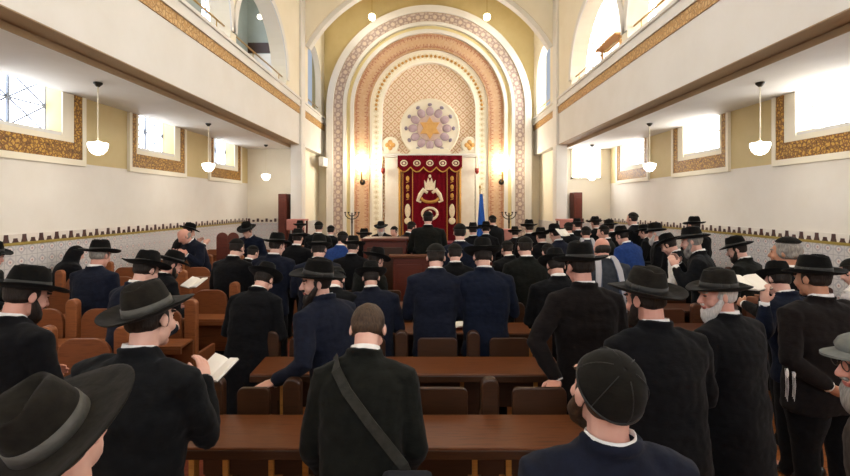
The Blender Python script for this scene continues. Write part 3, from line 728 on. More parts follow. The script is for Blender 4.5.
# ------------------------------------------------------------------ people
H = 1.72
def Rx(d): return Matrix.Rotation(math.radians(d), 3, 'X')
def Ry(d): return Matrix.Rotation(math.radians(d), 3, 'Y')
def Rz(d): return Matrix.Rotation(math.radians(d), 3, 'Z')
ARMS = {  # (upper-arm, forearm) for the right side; x outward, y forward, z up; mirrored on the left
    'book': ((.28, .22, -1), (-.5, .95, .12)), 'down': ((.2, .0, -1), (.02, .18, -1)), 'face': ((.3, .55, -.8), (-.45, .3, 1)),
    'behind': ((.34, -.22, -1), (-.75, -.3, -.55)), 'ledge': ((.18, .45, -.9), (-.1, .75, -.65)), 'reach': ((.35, .55, -.75), (.05, .55, -.85)),
    'clasp': ((.26, .1, -1), (-.75, .6, -.2)), 'up': ((.4, .5, -.4), (-.3, .45, .9))}
def hand(mb, w, d, n, side, k=1.0, curl=.5):
    """palm, four bent fingers of unequal length and a thumb off the side; d along the hand, n out of the palm"""
    d = d.normalized(); n = (n - d*n.dot(d)).normalized(); a = d.cross(n).normalized()
    R = Matrix((a, d, n)).transposed()
    mb.ell(w + d*.045*k, (.041*k, .052*k, .018*k), R, 12, 8)
    for i, (off, L) in enumerate(((-.030, .078), (-.010, .092), (.010, .088), (.029, .068))):
        p = w + d*.078*k + a*off*k; pts = [p - d*.03*k, p]; dd = d.copy()
        for t, fr in enumerate((.45, .32, .25)):
            dd = (dd + n*curl*(.55+.25*t)).normalized(); p = p + dd*L*fr*k; pts.append(p)
        mb.limb(pts, [.0095*k, .0092*k, .0085*k, .008*k, .007*k], 8)
    t0 = w + d*.022*k - a*.028*k*side*1
    mb.limb([t0, t0 - a*.028*side*k + d*.03*k + n*.008*k, t0 - a*.034*side*k + d*.062*k + n*.022*k], [.013*k, .0115*k, .009*k], 8)

def hat_mesh(kind):
    """felt hat in head coordinates, origin on the brim plane"""
    wide = {'wide': .088, 'fedora': .073, 'homburg': .056, 'big': .096, 'huge': .118}[kind]
    hc = {'wide': .112, 'fedora': .108, 'homburg': .118, 'big': .118, 'huge': .128}[kind]
    n = 44; rx, ry = .087, .106
    def brim(t, a, dz):
        r = 1 + 0*t; x = (rx + wide*t)*math.cos(a); y = (ry + wide*t)*math.sin(a)
        z = .030*t**2.2*abs(math.cos(a))**1.5 - .012*t*max(0, math.sin(a)) + .016*t*t*max(0, -math.sin(a)) + dz
        return V((x, y, z))
    def crown(f, a):
        k = 1 - .13*f - .10*f**4; x = rx*k*math.cos(a); y = ry*k*math.sin(a)
        pin = max(0, math.sin(a))**2 * f**1.5; x *= 1 - .32*pin
        return V((x, y, hc*f*(1 + .10*math.sin(a)*0)))
    A = [2*PI*i/n for i in range(n)]
    rings = [[brim(0, a, -.004) for a in A]] + [[brim(t, a, -.004) for a in A] for t in (.35, .7, .95)] + [[brim(1, a, 0) for a in A]] + [[brim(t, a, .004) for a in A] for t in (.95, .7, .35, .04)]
    rings += [[crown(f, a) + V((0, 0, .004)) for a in A] for f in (.08, .3, .5, .7, .85, .94, 1.0)]
    for q in (.82, .6, .35, .12):
        R_ = []
        for a in A:
            p = crown(1.0, a); x, y = p.x*q, p.y*q
            dent = .034*math.exp(-(x/.026)**2)*(1 if y > -.06 else .7) - .010*math.exp(-((abs(x)-.05)/.02)**2)
            R_.append(V((x, y, hc + .008*(1-q) + .004 - dent)))
        rings.append(R_)
    mb = MB(); mb.loft(rings); me = mb.mesh('hat')
    b2 = MB(); b2.loft([[crown(f, a)*1.0 + V((.0025*math.cos(a)*s_, .0025*math.sin(a)*s_, .004)) for a in A] for f, s_ in ((.03, 0), (.035, 1), (.33, 1), (.335, 0))], True, False)
    # bow on the side
    c = crown(.18, PI); b2.box(c.x-.006, c.x+.002, -.022, .022, c.z-.014+.004, c.z+.016)
    return me, b2.mesh('hat_band')
HATS = {}
def get_hat(kind):
    if kind not in HATS:
        a, b_ = hat_mesh(kind)
        for m_ in (a, b_): m_.polygons.foreach_set('use_smooth', [True]*len(m_.polygons))
        HATS[kind] = (a, b_)
    return HATS[kind]
def place(me, R, c):
    me = me.copy(); T = R.to_4x4(); T.translation = c; me.transform(T); return me

report = []
def person(label, px, py, Y, hd=0, lean=6, neck=14, yaw=0, roll=0, pitch=None, arm='book', armL=None, hat='fedora', suit='black', hair='dark', beard=None,
           lod=2, z0=0, build=1.0, coat=False, skin='skin', hatmat='felt', band='ribbon', shawl=None, vest=False, smax=1.1, dy=0, cap_tilt=0, seed=None, group=None, crown=False):
    seed = seed if seed is not None else len(report)+1
    rnd = random.Random(seed*31+5)
    vox = {0: .0055, 1: .009, 2: .014, 3: .022}[lod]; gv = {0: .010, 1: .014, 2: .02, 3: .026}[lod]
    h = H; B = build
    la = math.radians(lean); nk = math.radians(lean*1.25+neck*.5)
    P0 = V((0, -.22*math.sin(la)*.6, .52*h))
    u = V((0, math.sin(la), math.cos(la))); u2 = V((0, math.sin(la*1.2), math.cos(la*1.2)))
    C = P0 + u*.20*h; N = C + u2*.125*h
    un = V((0, math.sin(nk), math.cos(nk)))
    hp = pitch if pitch is not None else lean*1.0+neck
    HB = N + un*.026*h + V((0, .008, 0))
    RH = Rz(yaw) @ Rx(-hp) @ Ry(roll)
    HC = HB + un*.02*h + RH @ V((0, .022, .055))
    tR = Matrix((V((1, 0, 0)), V((0, math.cos(la*1.2), -math.sin(la*1.2))), u2)).transposed()
    S = {s: N + tR @ V((s*.180*B, -.005, -.088)) for s in (-1, 1)}
    arms = {}; rest = {}
    for s in (-1, 1):
        a = armL if (s < 0 and armL) else arm
        if not isinstance(a, str) and len(a) in (3, 4) and not isinstance(a[0], tuple):
            s0 = min(max((zat(py, Y)-z0)/(HC + RH @ V((0, 0, .155))).z, .9), smax); q = Matrix.Rotation(math.radians(hd), 3, 'Z')
            o_ = q @ V((HC.x*s0, HC.y*s0, 0)); rt = V((at(px, Y)-o_.x, Y-o_.y, z0))
            T_ = q.transposed() @ (V((at(a[0], a[2]), a[2], zat(a[1], a[2]))) - rt) / s0
            if len(a) == 4: rest[s] = (q.transposed() @ V(a[3])).normalized()
            L1, L2 = .172*h, .142*h; dv = T_ - S[s]; D = min(dv.length, (L1+L2)*.995); dn = dv.normalized()
            ca = (L1*L1 + D*D - L2*L2)/(2*L1*D); ca = max(-1, min(1, ca)); pole = V((s*.5, -.3, -1)); pole = (pole - dn*pole.dot(dn)).normalized()
            ua = dn*ca + pole*math.sqrt(1-ca*ca); E = S[s] + ua*L1; fa = (S[s] + dn*D - E).normalized()
            arms[s] = (E, E + fa*L2, ua, fa); continue
        ua, fa = ARMS[a] if isinstance(a, str) else a
        ua = tR @ V((s*ua[0], ua[1], ua[2])).normalized(); fa = tR @ V((s*fa[0], fa[1], fa[2])).normalized()
        E = S[s] + ua*.172*h; W = E + fa*.142*h; arms[s] = (E, W, ua, fa)
    hipx, kn, an = .095*B, .285*h, .05*h
    st = rnd.uniform(-.03, .05)
    legs = {s: (V((s*hipx, P0.y, .50*h)), V((s*(hipx+.01), P0.y+.01+s*st*.5, kn)), V((s*(hipx+.025), P0.y-.03+s*st, an))) for s in (-1, 1)}
    hl = lambda *p: HC + RH @ V(p)
    # ---- body: one continuous surface
    mb = MB()
    mb.ell(hl(0, -.008, .030), (.075, .094, .084), RH); mb.ell(hl(0, .032, -.045), (.060, .058, .068), RH); mb.ell(hl(0, .042, -.005), (.064, .052, .07), RH)
    mb.ell(hl(0, .066, -.092), (.032, .026, .022), RH, 12, 8)
    mb.limb([hl(0, .088, .018), hl(0, .102, -.006), hl(0, .113, -.026)], [.009, .0105, .0125], 10)
    mb.ell(hl(0, .100, -.03), (.017, .010, .009), RH, 10, 6)
    for s in (-1, 1):
        mb.ell(hl(s*.079, -.004, -.006), (.009, .018, .029), RH @ Rz(s*-18), 10, 8)
        if lod < 2:
            mb.ell(hl(s*.031, .087, .034), (.024, .012, .009), RH, 10, 6); mb.ell(hl(s*.031, .084, .013), (.013, .009, .009), RH, 10, 6); mb.ell(hl(s*.042, .066, -.03), (.026, .022, .024), RH, 10, 6)
    if lod < 2: mb.ell(hl(0, .093, -.054), (.025, .010, .006), RH, 10, 6); mb.ell(hl(0, .091, -.066), (.021, .010, .007), RH, 10, 6)
    mb.limb([hl(0, -.02, -.03), (hl(0, -.012, -.075)+N)/2, N - u2*.02], [.056, .055, .064], 14)
    mb.loft([[c + tR @ V((rx*B*math.cos(t), ry*math.sin(t), 0)) for t in [2*PI*k/18 for k in range(18)]] for c, rx, ry in
             ((P0 - V((0, 0, .05)), .13, .085), (P0+u*.1*h, .135, .085), (C, .15, .09), (N - u2*.075, .15, .08), (N - u2*.03, .09, .065), (N, .055, .055))])
    for s in (-1, 1):
        E, W, ua, fa = arms[s]
        mb.limb([S[s] - tR @ V((s*.07, 0, 0)), S[s], E, W], [.05, .048, .036, .028], 10)
        inward = tR @ V((-s, .1, -.25)) if arm != 'behind' else tR @ V((-s, .3, .1))
        if s in rest: hand(mb, W + fa*.008, rest[s], V((0, 0, -1)), -s, 1.05, .32)
        else: hand(mb, W + fa*.005, fa, inward, -s, 1.0, .45)
        a_, k_, n_ = legs[s]
        mb.limb([a_+V((-s*.02, 0, .06)), a_, k_, n_], [.075, .078, .05, .038], 10)
        mb.limb([n_, n_+V((0, .05, -.03)), n_+V((0, .13, -.045))], [.034, .034, .03], 8)
    me = fuse(mb, 'person', vox, 2 if lod < 2 else 1)
    me.materials.append(M[skin])
    if lod < 2:
        me.materials.append(M['lips']); me.materials.append(M['eye']); me.materials.append(HAIR[hair])
        RI = RH.transposed()
        for p in me.polygons:
            c = RI @ (p.center - HC)
            if c.y > .07 and abs(c.x) < .06 and -.09 < c.z < .06:
                if abs(c.z+.060) < .0075 and abs(c.x) < .024 and c.y > .085: p.material_index = 1
                for s in (-1, 1):
                    if ((c.x-s*.031)/.013)**2 + ((c.z-.013)/.0065)**2 < 1: p.material_index = 2
                    if abs(c.x-s*.033) < .022 and abs(c.z-.037+.25*abs(c.x-s*.028)) < .0055: p.material_index = 3
    root = link('person', me, None, None, True)
    objs = []
    # ---- trousers and shoes
    mb = MB()
    mb.ell(P0 - V((0, 0, .03)), (.155*B, .115, .13), None, 16, 10)
    for s in (-1, 1):
        a_, k_, n_ = legs[s]
        mb.limb([a_+V((-s*.005, 0, .05)), a_+V((0, 0, -.06)), k_, n_+V((0, 0, .03)), n_+V((0, .012, -.025))], [.10*B, .102*B, .076, .066, .07], 14)
    me = fuse(mb, 'trousers', gv*1.15, 2)
    if lod < 2: wrinkle(me, .007, 6, 9, seed)
    link('trousers', me, M['trouser'] if suit != 'tweed' else M['trouser'], root, True)
    for s in (-1, 1):
        n_ = legs[s][2]; mb = MB()
        mb.loft([[V((n_.x + rx*math.cos(t), n_.y + yy, 0.002 + zh*(.5+.5*math.sin(t)))) for t in [2*PI*k/14 for k in range(14)]] for yy, rx, zh in
                 ((-.085, .02, .05), (-.07, .036, .075), (-.02, .040, .09), (.05, .043, .075), (.11, .047, .055), (.16, .042, .045), (.185, .022, .03))])
        link('shoe', mb.mesh('shoe'), M['shoe'], root, True)
    # ---- jacket: trunk, sleeves and collar grown together
    def trunk(mb, grow=0.0, hem=.44):
        R_ = []; I3 = Matrix.Identity(3)
        seq = [(V((0, P0.y-.004, hem*h)), .208*B, .148, I3)]
        if coat: seq = [(V((0, P0.y-.02, .21*h)), .215*B, .165, I3), (V((0, P0.y-.01, .36*h)), .205*B, .15, I3)]
        seq += [(V((0, P0.y, .5*h)), .196*B, .142*(.5+.5*B), I3), (P0 + u*.075*h, .185*B, .13*(.4+.6*B), tR), (C - u*.01*h, .205*B, .138*(.4+.6*B), tR), (N - u2*.125, .222*B, .132, tR),
                (N - u2*.072, .195*B, .116, tR), (N - u2*.040, .150*B, .096, tR), (N - u2*.012, .108, .082, tR), (N + un*.012, .078, .074, tR)]
        for c, rx, ry, R in seq:
            R_.append([c + R @ V(((rx+grow)*math.copysign(abs(math.cos(t))**.85, math.cos(t)), (ry+grow)*math.copysign(abs(math.sin(t))**.9, math.sin(t)), 0)) for t in [2*PI*k/28 for k in range(28)]])
        mb.loft(R_)
    def sleeves(mb, g=0.0):
        for s in (-1, 1):
            E, W, ua, fa = arms[s]
            mid = (S[s]+E)/2
            mb.limb([S[s] - tR @ V((s*.085, 0, -.030)), S[s] + tR @ V((s*.004, 0, 0)), mid, E - ua*.05, E, E + fa*.05, (E+W)/2, W - fa*.012],
                    [.064+g, .076+g, .066+g, .060+g, .057+g, .058+g, .053+g, .046+g], 14)
    mb = MB(); trunk(mb)
    if not vest: sleeves(mb)
    cc = N + un*.002 + V((0, -.004, 0))
    R_ = []
    loop = [cc + tR @ V((.072*math.cos(t), .070*math.sin(t) - .006, .022 if math.sin(t) < .3 else .022-.055*(math.sin(t)-.3))) for t in [2*PI*k/22 for k in range(23)]]
    mb.tube(loop, .0145, 8)
    me = fuse(mb, 'jacket', gv, 3 if lod < 2 else 2)
    wrinkle(me, .015 if lod < 2 else .010, 4.5, 9, seed)
    jk = link('waistcoat' if vest else 'jacket', me, SUIT[suit], root, True)
    if vest:
        mb = MB(); sleeves(mb, -.006); me = fuse(mb, 'shirt', gv, 2); wrinkle(me, .008, 5, 12, seed); link('shirt', me, M['cotton'], root, True)
    # ---- shirt collar and cuffs
    if lod < 3:
        mb = MB(); c2 = N + un*.028
        rn = [(-.022, .069), (.014, .0665), (.0145, .0625), (-.022, .063)]
        Rn = Matrix((V((1, 0, 0)), V((0, math.cos(nk), -math.sin(nk))), un)).transposed()
        mb.loft([[c2 + Rn @ V((r*math.cos(t), r*math.sin(t)-.004, z - .02*max(0, math.sin(t)))) for t in [2*PI*k/28 for k in range(28)]] for z, r in rn + rn[:1]], True, False)
        link('shirt_collar', mb.mesh('shirt_collar'), M['cotton'], root, True)
        for s in (-1, 1):
            E, W, ua, fa = arms[s]
            mb = MB(); mb.tube([W - fa*.04, W + fa*.016], [.036, .037], 14); link('shirt_cuff', mb.mesh('shirt_cuff'), M['cotton'], root, True)
    # ---- hair, beard
    if hair:
        mb = MB()
        big = .010 if crown else 0
        if crown == 'bald': mb.ell(hl(0, -.026, -.012), (.083, .084, .062), RH)
        else: mb.ell(hl(0, -.020, .030), (.081+big, .092+big, .085+big), RH); mb.ell(hl(0, -.036, -.008), (.074+big, .064+big, .050), RH)
        for s in (-1, 1): mb.ell(hl(s*.072, .012, .002), (.010, .016, .04), RH, 10, 6)
        me = fuse(mb, 'hair', .008 if lod < 2 else .014, 1); wrinkle(me, .004 + (.008 if crown is True else 0), 30, 16, seed); link('hair', me, HAIR[hair], root, True)
    if beard:
        L = {'short': .02, 'full': .05, 'long': .09}[beard[1]]
        mb = MB(); mb.ell(hl(0, .062, -.088-L*.45), (.056, .046, .04+L*.62), RH @ Rx(12)); mb.ell(hl(0, .098, -.042), (.030, .012, .010), RH, 10, 6)
        for s in (-1, 1): mb.limb([hl(s*.070, .015, -.02), hl(s*.062, .042, -.065), hl(s*.035, .07, -.1)], [.016, .024, .03], 10)
        me = fuse(mb, 'beard', .007 if lod < 2 else .013, 1); wrinkle(me, .006, 26, 16, seed); link('beard', me, HAIR[beard[0]], root, True)
    # ---- head covering
    top = None
    if hat in ('wide', 'fedora', 'homburg', 'big', 'huge'):
        a, b_ = get_hat(hat); Rt = RH @ Rx(7 + cap_tilt)
        c = hl(0, -.010, .043)
        hm = place(a, Rt, c); ho = link('hat', hm, M[hatmat], root); link('hat_band', place(b_, Rt, c), M[band], ho)
        top = hm
    elif hat in ('kippah', 'bigcap'):
        gc = 1.22 if hat == 'bigcap' else .7 if crown is True else 1.0
        Rt = RH @ Rx(16 + cap_tilt); c = hl(0, -.024, .030); mb = MB(); n = 36; R_ = []
        for th in (78, 76, 68, 56, 42, 28, 14, 5, .8):
            a = math.radians(th*gc); g = (1.16 if crown is True else 1.0) + (.012 if th == 78 else 0)
            R_.append([c + Rt @ V((.0885*g*math.sin(a)*math.cos(t)*(1+.010*math.cos(6*t)), .0985*g*math.sin(a)*math.sin(t)*(1+.010*math.cos(6*t)), .0945*g*math.cos(a) + .004)) for t in [2*PI*k/n for k in range(n)]])
        mb.loft(R_, True, False)
        ho = link('skullcap', mb.mesh('skullcap'), M['velvet'], root, True); ho.modifiers.new('s', 'SOLIDIFY').thickness = .004
        mb = MB(); mb.tube([c + Rt @ V((.0885*math.sin(math.radians(77*gc))*math.cos(t)*1.02, .0985*math.sin(math.radians(77*gc))*math.sin(t)*1.02, .0945*math.cos(math.radians(77*gc))+.004)) for t in [2*PI*k/40 for k in range(41)]], .0035, 6)
        link('skullcap_rim', mb.mesh('rim'), M['ribbon'], ho, True); top = ho.data
        if lod == 0:
            for k in range(6):
                t = 2*PI*(k+.5)/6; mb = MB()
                mb.tube([c + Rt @ V((.0885*1.022*math.sin(a)*math.cos(t), .0985*1.022*math.sin(a)*math.sin(t), .0945*1.022*math.cos(a)+.004)) for a in [math.radians(76*gc)*q/10 for q in range(2, 11)]], .0013, 5)
                link('skullcap_seam', mb.mesh('seam'), M['ribbon'], ho, True)
    elif hat == 'flatcap':
        Rt = RH @ Rx(4 + cap_tilt); c = hl(0, 0, .05); mb = MB(); n = 36; R_ = []
        for z, rx, ry in ((-.01, .085, .104), (.012, .092, .112), (.032, .098, .118), (.05, .09, .108), (.062, .06, .075), (.066, .02, .02)):
            R_.append([c + Rt @ V((rx*math.cos(t), ry*math.sin(t)-.008, z - .015*max(0, math.sin(t)))) for t in [2*PI*k/n for k in range(n)]])
        mb.loft(R_); ho = link('flat_cap', mb.mesh('flat_cap'), M[hatmat], root, True)
        mb = MB(); o1 = []; o2 = []
        for k in range(15):
            t = PI*.12 + PI*.76*k/14; x0, y0 = .083*math.cos(t), .104*math.sin(t)-.008; x1, y1 = .094*math.cos(t), (.104+.060)*math.sin(t)-.006
            o1.append(((x0, y0, -.004), (x1, y1, -.018))); 
        for (a, b_), (c1, d1) in zip(o1, o1[1:]):
            q = [c + Rt @ V(p) for p in (a, b_, d1, c1)]; q2 = [p + Rt @ V((0, 0, .008)) for p in q]
            for F_ in (q, q2[::-1], [q[1], q2[1], q2[2], q[2]], [q[0], q[3], q2[3], q2[0]]): mb.face(F_)
        link('cap_peak', mb.mesh('cap_peak'), M[hatmat], ho, False); top = ho.data
    if shawl == 'scarf':
        for s in (-1, 1):
            mb = MB(); R_ = []
            pts_ = [N + tR @ V((s*.11, .11, -.16)), N + tR @ V((s*.085, .06, .0)), N + tR @ V((s*.075, -.02, .045)), N + tR @ V((s*.085, -.09, .0)), N + tR @ V((s*.10, -.145, -.10)), C + tR @ V((s*.11, -.160, 0)), P0 + tR @ V((s*.12, -.155, .05))]
            for k, p in enumerate(pts_):
                t = (pts_[min(k+1, 6)] - pts_[max(k-1, 0)]).normalized(); a = V((1, 0, 0)); a = (a - t*a.dot(t)).normalized(); n_ = t.cross(a)
                R_.append([p + a*.032*math.cos(w_) + n_*.012*math.sin(w_) for w_ in [2*PI*j/12 for j in range(12)]])
            mb.loft(R_); link('prayer_shawl', mb.mesh('prayer_shawl'), M['shawl'], root, True)
    elif shawl:
        mb = MB(); gm = SUIT['black'] if shawl.startswith('black') else M['shawl_white']
        R_ = []
        for c, rx, ry, R in [(V((0, P0.y-.01, .50*h)), .235*B, .18, Matrix.Identity(3)), (P0 + u*.09*h, .235*B, .175, tR), (C, .255*B, .17, tR), (N - u2*.10, .275*B, .155, tR), (N - u2*.045, .235*B, .13, tR), (N - u2*.005, .13, .10, tR), (N + un*.03, .09, .085, tR)]:
            R_.append([c + R @ V((rx*math.cos(t), ry*math.sin(t), 0)) for t in [2*PI*k/28 for k in range(28)]])
        mb.loft(R_)
        if 'hood' in shawl: mb.ell(hl(0, -.028, .022), (.098, .108, .108), RH); mb.limb([hl(0, -.04, -.02), N - u2*.02], [.1, .12], 14)
        me = fuse(mb, 'prayer_shawl', gv, 2); wrinkle(me, .012, 6, 5, seed); link('prayer_shawl', me, gm, root, True)
        if 'hood' in shawl: top = me
    # ---- size and place
    zs = [v.co.z for v in (top.vertices if top else root.data.vertices)]
    zt = max(zs); want = zat(py, Y) - z0; sc_ = want/zt; s2 = min(max(sc_, .9), smax)
    if abs(s2-sc_) > .015: report.append((label, 'wanted %.3f got %.3f' % (sc_, s2)))
    else: report.append(None)
    root.scale = (s2, s2, s2); root.rotation_euler.z = math.radians(hd)
    off = Matrix.Rotation(math.radians(hd), 3, 'Z') @ V((HC.x*s2, HC.y*s2, 0))
    root.location = (at(px, Y) - off.x, Y - off.y, z0)
    tag(root, label, 'person', group)
    info = dict(root=root, arms=arms, HC=HC, RH=RH, S=S, N=N, P0=P0, s=s2, C=C, tR=tR)
    root.update_tag(); return info
def world(info, p):
    r = info['root']; return Matrix.Translation(r.location) @ Matrix.Rotation(r.rotation_euler.z, 4, 'Z') @ (V(p)*info['s'])
def book(loc, rz, tilt, label, w=.13, d=.2, group=None, cover='bookblk', spread=8):
    r = empty('prayer_book', loc, math.radians(rz)); r.rotation_euler.x = math.radians(tilt)
    tag(r, label, 'book', group)
    for s in (-1, 1):
        T = Matrix.Rotation(math.radians(-s*spread), 4, 'Y')
        b = MB(); b.box(min(0, s*(w+.004)), max(0, s*(w+.004)), -d/2-.004, d/2+.004, 0, .004, T); b.build('cover', M[cover], r)
        b = MB(); R_ = []
        for k in range(7):
            x = w*k/6; z = .005 + .014*math.sin(min(1, k/2.2)*PI/2)*(1-.35*k/6)
            R_.append([T @ V((s*x, -d/2, .004)), T @ V((s*x, d/2, .004)), T @ V((s*x, d/2, z+.001)), T @ V((s*x, -d/2, z+.001))])
        b.loft(R_); b.build('pages', M['paper'], r)
    return r
# ------------------------------------------------------------------ who stands where (px, py = top of the head covering in the photograph)
P = person
near_hat = P('man in huge tilted dark hat, cut off at the bottom left corner', 62, 370, 1.12, hd=6, lean=6, neck=0, pitch=-10, yaw=4, roll=-17, hat='huge', hatmat='felt_soft', band='ribbon_grey', suit='black', lod=0, arm='book', cap_tilt=8)
P('man in black suit and broad black hat standing at the left edge, front row', 26, 264, 2.5, hd=-14, lean=7, neck=14, yaw=-10, hat='wide', suit='black', lod=0, skin='skin2', beard=('dark', 'short'), build=1.12)
holder = P('stout man in black suit and tilted wide hat holding an open white prayer book', 150, 279, 1.96, hd=-14, lean=8, neck=6, pitch=10, roll=-7, hat='wide', suit='charcoal', lod=0, build=1.25, arm=(205, 378, 2.1), armL='book', hatmat='felt_soft', band='ribbon_grey', cap_tilt=14)
turner = P('bearded man in navy suit and black hat turning sideways, hand resting on the pew', 317, 257, 3.12, hd=54, lean=14, neck=0, pitch=6, yaw=56, roll=-4, hat='wide', suit='slate', lod=0, skin='skin', beard=('dark', 'full'), cap_tilt=8,
           armL=(276, 379, 2.84, (-.85, -.5, -.16)), arm=((.1, .1, -1), (-.1, .35, -.9)), hair='dark')
bag = P('bareheaded man bowing in black suit with a bag strap across his back', 368, 305, 2.12, hd=0, lean=15, neck=24, pitch=40, hat=None, suit='olive', lod=0, hair='brown', arm=((.22, .2, -1), (-.2, .8, -.6)), build=.92)
kip = P('man in navy jacket and black skullcap looking up, cut off at the bottom', 605, 347, 1.25, hd=2, lean=0, neck=-4, yaw=8, pitch=-6, hat='bigcap', suit='slate', lod=0, hair='brown', arm='down', beard=('brown', 'short'), cap_tilt=22)
P('broad man in black suit and black hat directly behind the skullcapped man', 646, 266, 2.35, hd=12, lean=6, neck=6, yaw=16, hat='wide', hatmat='felt_soft', suit='black', lod=0, arm='clasp', skin='skin2', build=1.15, beard=('dark', 'short'), cap_tilt=12)
P('man in black suit and tall black hat, one hand resting on a centre pew', 580, 241, 3.16, hd=6, lean=4, neck=9, yaw=8, hat='wide', suit='brown', lod=0, arm='down', armL=(556, 377, 2.88, (-.55, -.8, -.22)), skin='skin2', build=1.02, smax=1.12)
P('white-bearded man in black coat and hat seen in profile', 718, 268, 2.7, hd=24, lean=6, neck=2, yaw=58, hat='fedora', suit='black', lod=0, hair='white', beard=('white', 'full'), arm='clasp', skin='skin2', coat=True, hatmat='felt_soft', build=1.1)
hp_ = P('man in navy jacket with slanting black hat holding up a white booklet', 778, 260, 3.7, hd=12, lean=10, neck=14, roll=9, hat='wide', suit='navy', lod=1, arm='book', armL=(764, 300, 3.42), build=1.05)
fr = P('large man in brown-black suit with white fringes hanging at his hip', 813, 254, 3.05, hd=10, lean=2, neck=6, yaw=8, hat='fedora', suit='brown', lod=0, arm='behind', build=1.35, skin='skin3')
cap_man = P('grey-bearded man in grey cap and brown tweed jacket at the bottom right corner', 876, 333, 1.55, hd=38, lean=4, neck=4, yaw=36, pitch=6, hat='flatcap', hatmat='felt_grey', suit='tweed', lod=0, hair='grey', beard=('grey', 'full'), arm='down', skin='skin2')
P('person in white prayer shawl cut off by the right edge beside the fringed man', 852, 258, 4.2, hd=20, lean=12, neck=18, hat='kippah', suit='white', shawl='white', lod=1, arm='book')
P('grey-haired man with bushy hair and dark skullcap before the right tiled wall', 785, 236, 4.0, hd=22, lean=0, neck=3, yaw=20, hat='kippah', suit='black', hair='grey', lod=1, arm='book', skin='skin3', smax=1.14, crown=True, cap_tilt=-14)
P('man in black coat and turned-up black hat by the right tiled wall, facing left', 737, 235, 5.25, hd=30, lean=10, neck=12, yaw=24, hat='fedora', suit='olive', lod=1, arm='book', beard=('dark', 'short'))
P('grey-bearded man in charcoal coat lifting both hands to his face', 692, 226, 5.2, hd=56, lean=8, neck=6, hat='fedora', suit='charcoal', lod=1, arm='face', hair='grey', beard=('grey', 'full'), coat=True, build=1.1)
P('man in black waistcoat with white shirt sleeves, head bowed to the left', 669, 232, 6.1, hd=42, lean=14, neck=18, hat='fedora', suit='black', lod=1, arm='book', vest=True)
P('white-bearded man in black hat before the right wall, behind the shirt-sleeved man', 655, 222, 7.1, hd=60, lean=4, neck=8, hat='homburg', suit='black', lod=2, arm='book', hair='white', beard=('white', 'full'))
P('man in black leaning by the right tiled wall, highest hat on that side', 694, 216, 8.0, hd=15, lean=4, neck=6, hat='fedora', suit='black', lod=2, arm='book', coat=True, smax=1.13)
P('man in royal blue jacket and black hat in the right crowd', 622, 225, 7.05, hd=30, lean=13, neck=10, hat='fedora', suit='blue', lod=1, arm='book', build=1.1, smax=1.1, dy=0)
P('tall bareheaded man in dark suit standing above the right crowd', 632, 212, 9.4, hd=40, lean=2, neck=4, hat='kippah', suit='charcoal', lod=2, arm='book', smax=1.16)
P('bald man in grey jacket with a striped prayer shawl over his shoulders', 602, 238, 4.9, hd=-4, lean=8, neck=14, hat=None, suit='grey', shawl='scarf', lod=1, hair='dark', crown='bald', skin='skin2', arm='book')
P('dark-haired man in black suit standing between the navy-suited man and the tall-hatted man', 525, 236, 5.2, hd=4, lean=7, neck=12, hat='kippah', suit='olive', lod=1, arm='book', build=1.08)
P('man in navy suit with wide black hat in the middle of the centre pews', 483, 237, 4.15, hd=2, lean=8, neck=16, hat='wide', suit='navy', lod=0, arm='book', build=1.02, smax=1.1)
P('dark-haired man in dark navy suit before the panelled platform, beside the wide-hatted man', 436, 243, 4.15, hd=-4, lean=9, neck=15, hat='kippah', suit='slate', lod=1, arm='book', build=.98)
P('man in black suit leading prayers on the platform before the red curtain', 428, 211, 7.45, hd=0, lean=3, neck=8, hat='kippah', suit='olive', lod=1, arm=((.34, .4, -1), (.0, .9, -.2)), z0=.28, build=1.12)
P('person on the platform partly hidden beside the man leading prayers', 412, 224, 8.1, hd=-60, lean=10, neck=10, hat='kippah', suit='black', lod=2, arm='book', z0=.28, skin='skin2')
P('man in navy coat with dark green-black hair standing before the platform panel', 460, 223, 6.25, hd=-4, lean=4, neck=8, hat='kippah', suit='navy', lod=2, arm='book')
P('man in long black coat and hat beside the nearest left pews', 264, 261, 4.0, hd=-12, lean=17, neck=22, hat='fedora', suit='black', lod=0, arm='book', coat=True, build=1.05)
P('grey-haired man in dark suit and broad hat in the left pews', 100, 239, 4.65, hd=-8, lean=4, neck=10, hat='wide', suit='slate', lod=1, hair='grey', arm='book', skin='skin2')
P('person draped in a black cloth bowing against the left tiles', 77, 246, 6.5, hd=-30, lean=12, neck=16, hat='kippah', suit='black', shawl='black hood', lod=2, arm='book', coat=True)
P('man in navy jacket and black hat behind the stout man with the book', 146, 249, 3.72, hd=-20, lean=8, neck=16, hat='wide', suit='navy', lod=1, arm='book')
P('man in black suit and hat reading a book in the left pews', 172, 249, 4.65, hd=-30, lean=11, neck=16, yaw=-18, hat='fedora', suit='black', lod=1, arm='book', beard=('dark', 'short'), skin='skin2')
P('bald man bowing low by the left tiled wall', 184, 229, 7.5, hd=150, lean=22, neck=14, hat=None, suit='slate', lod=2, hair='grey', crown='bald', skin='skin2', arm='face')
P('person in black hat leaning on the left wall behind the bowing bald man', 189, 222, 8.45, hd=-50, lean=14, neck=10, hat='fedora', suit='black', lod=2, arm='up')
P('man at the left edge of the picture facing the pews, before the tiles', -9, 240, 4.65, hd=-75, lean=6, neck=8, hat='fedora', suit='charcoal', lod=1, arm='book', skin='skin2')
P('man in hat with blue sleeves bending towards the camera by the left tiles', 247, 221, 8.45, hd=170, lean=18, neck=8, hat='fedora', suit='navy', lod=2, arm='book', skin='skin')
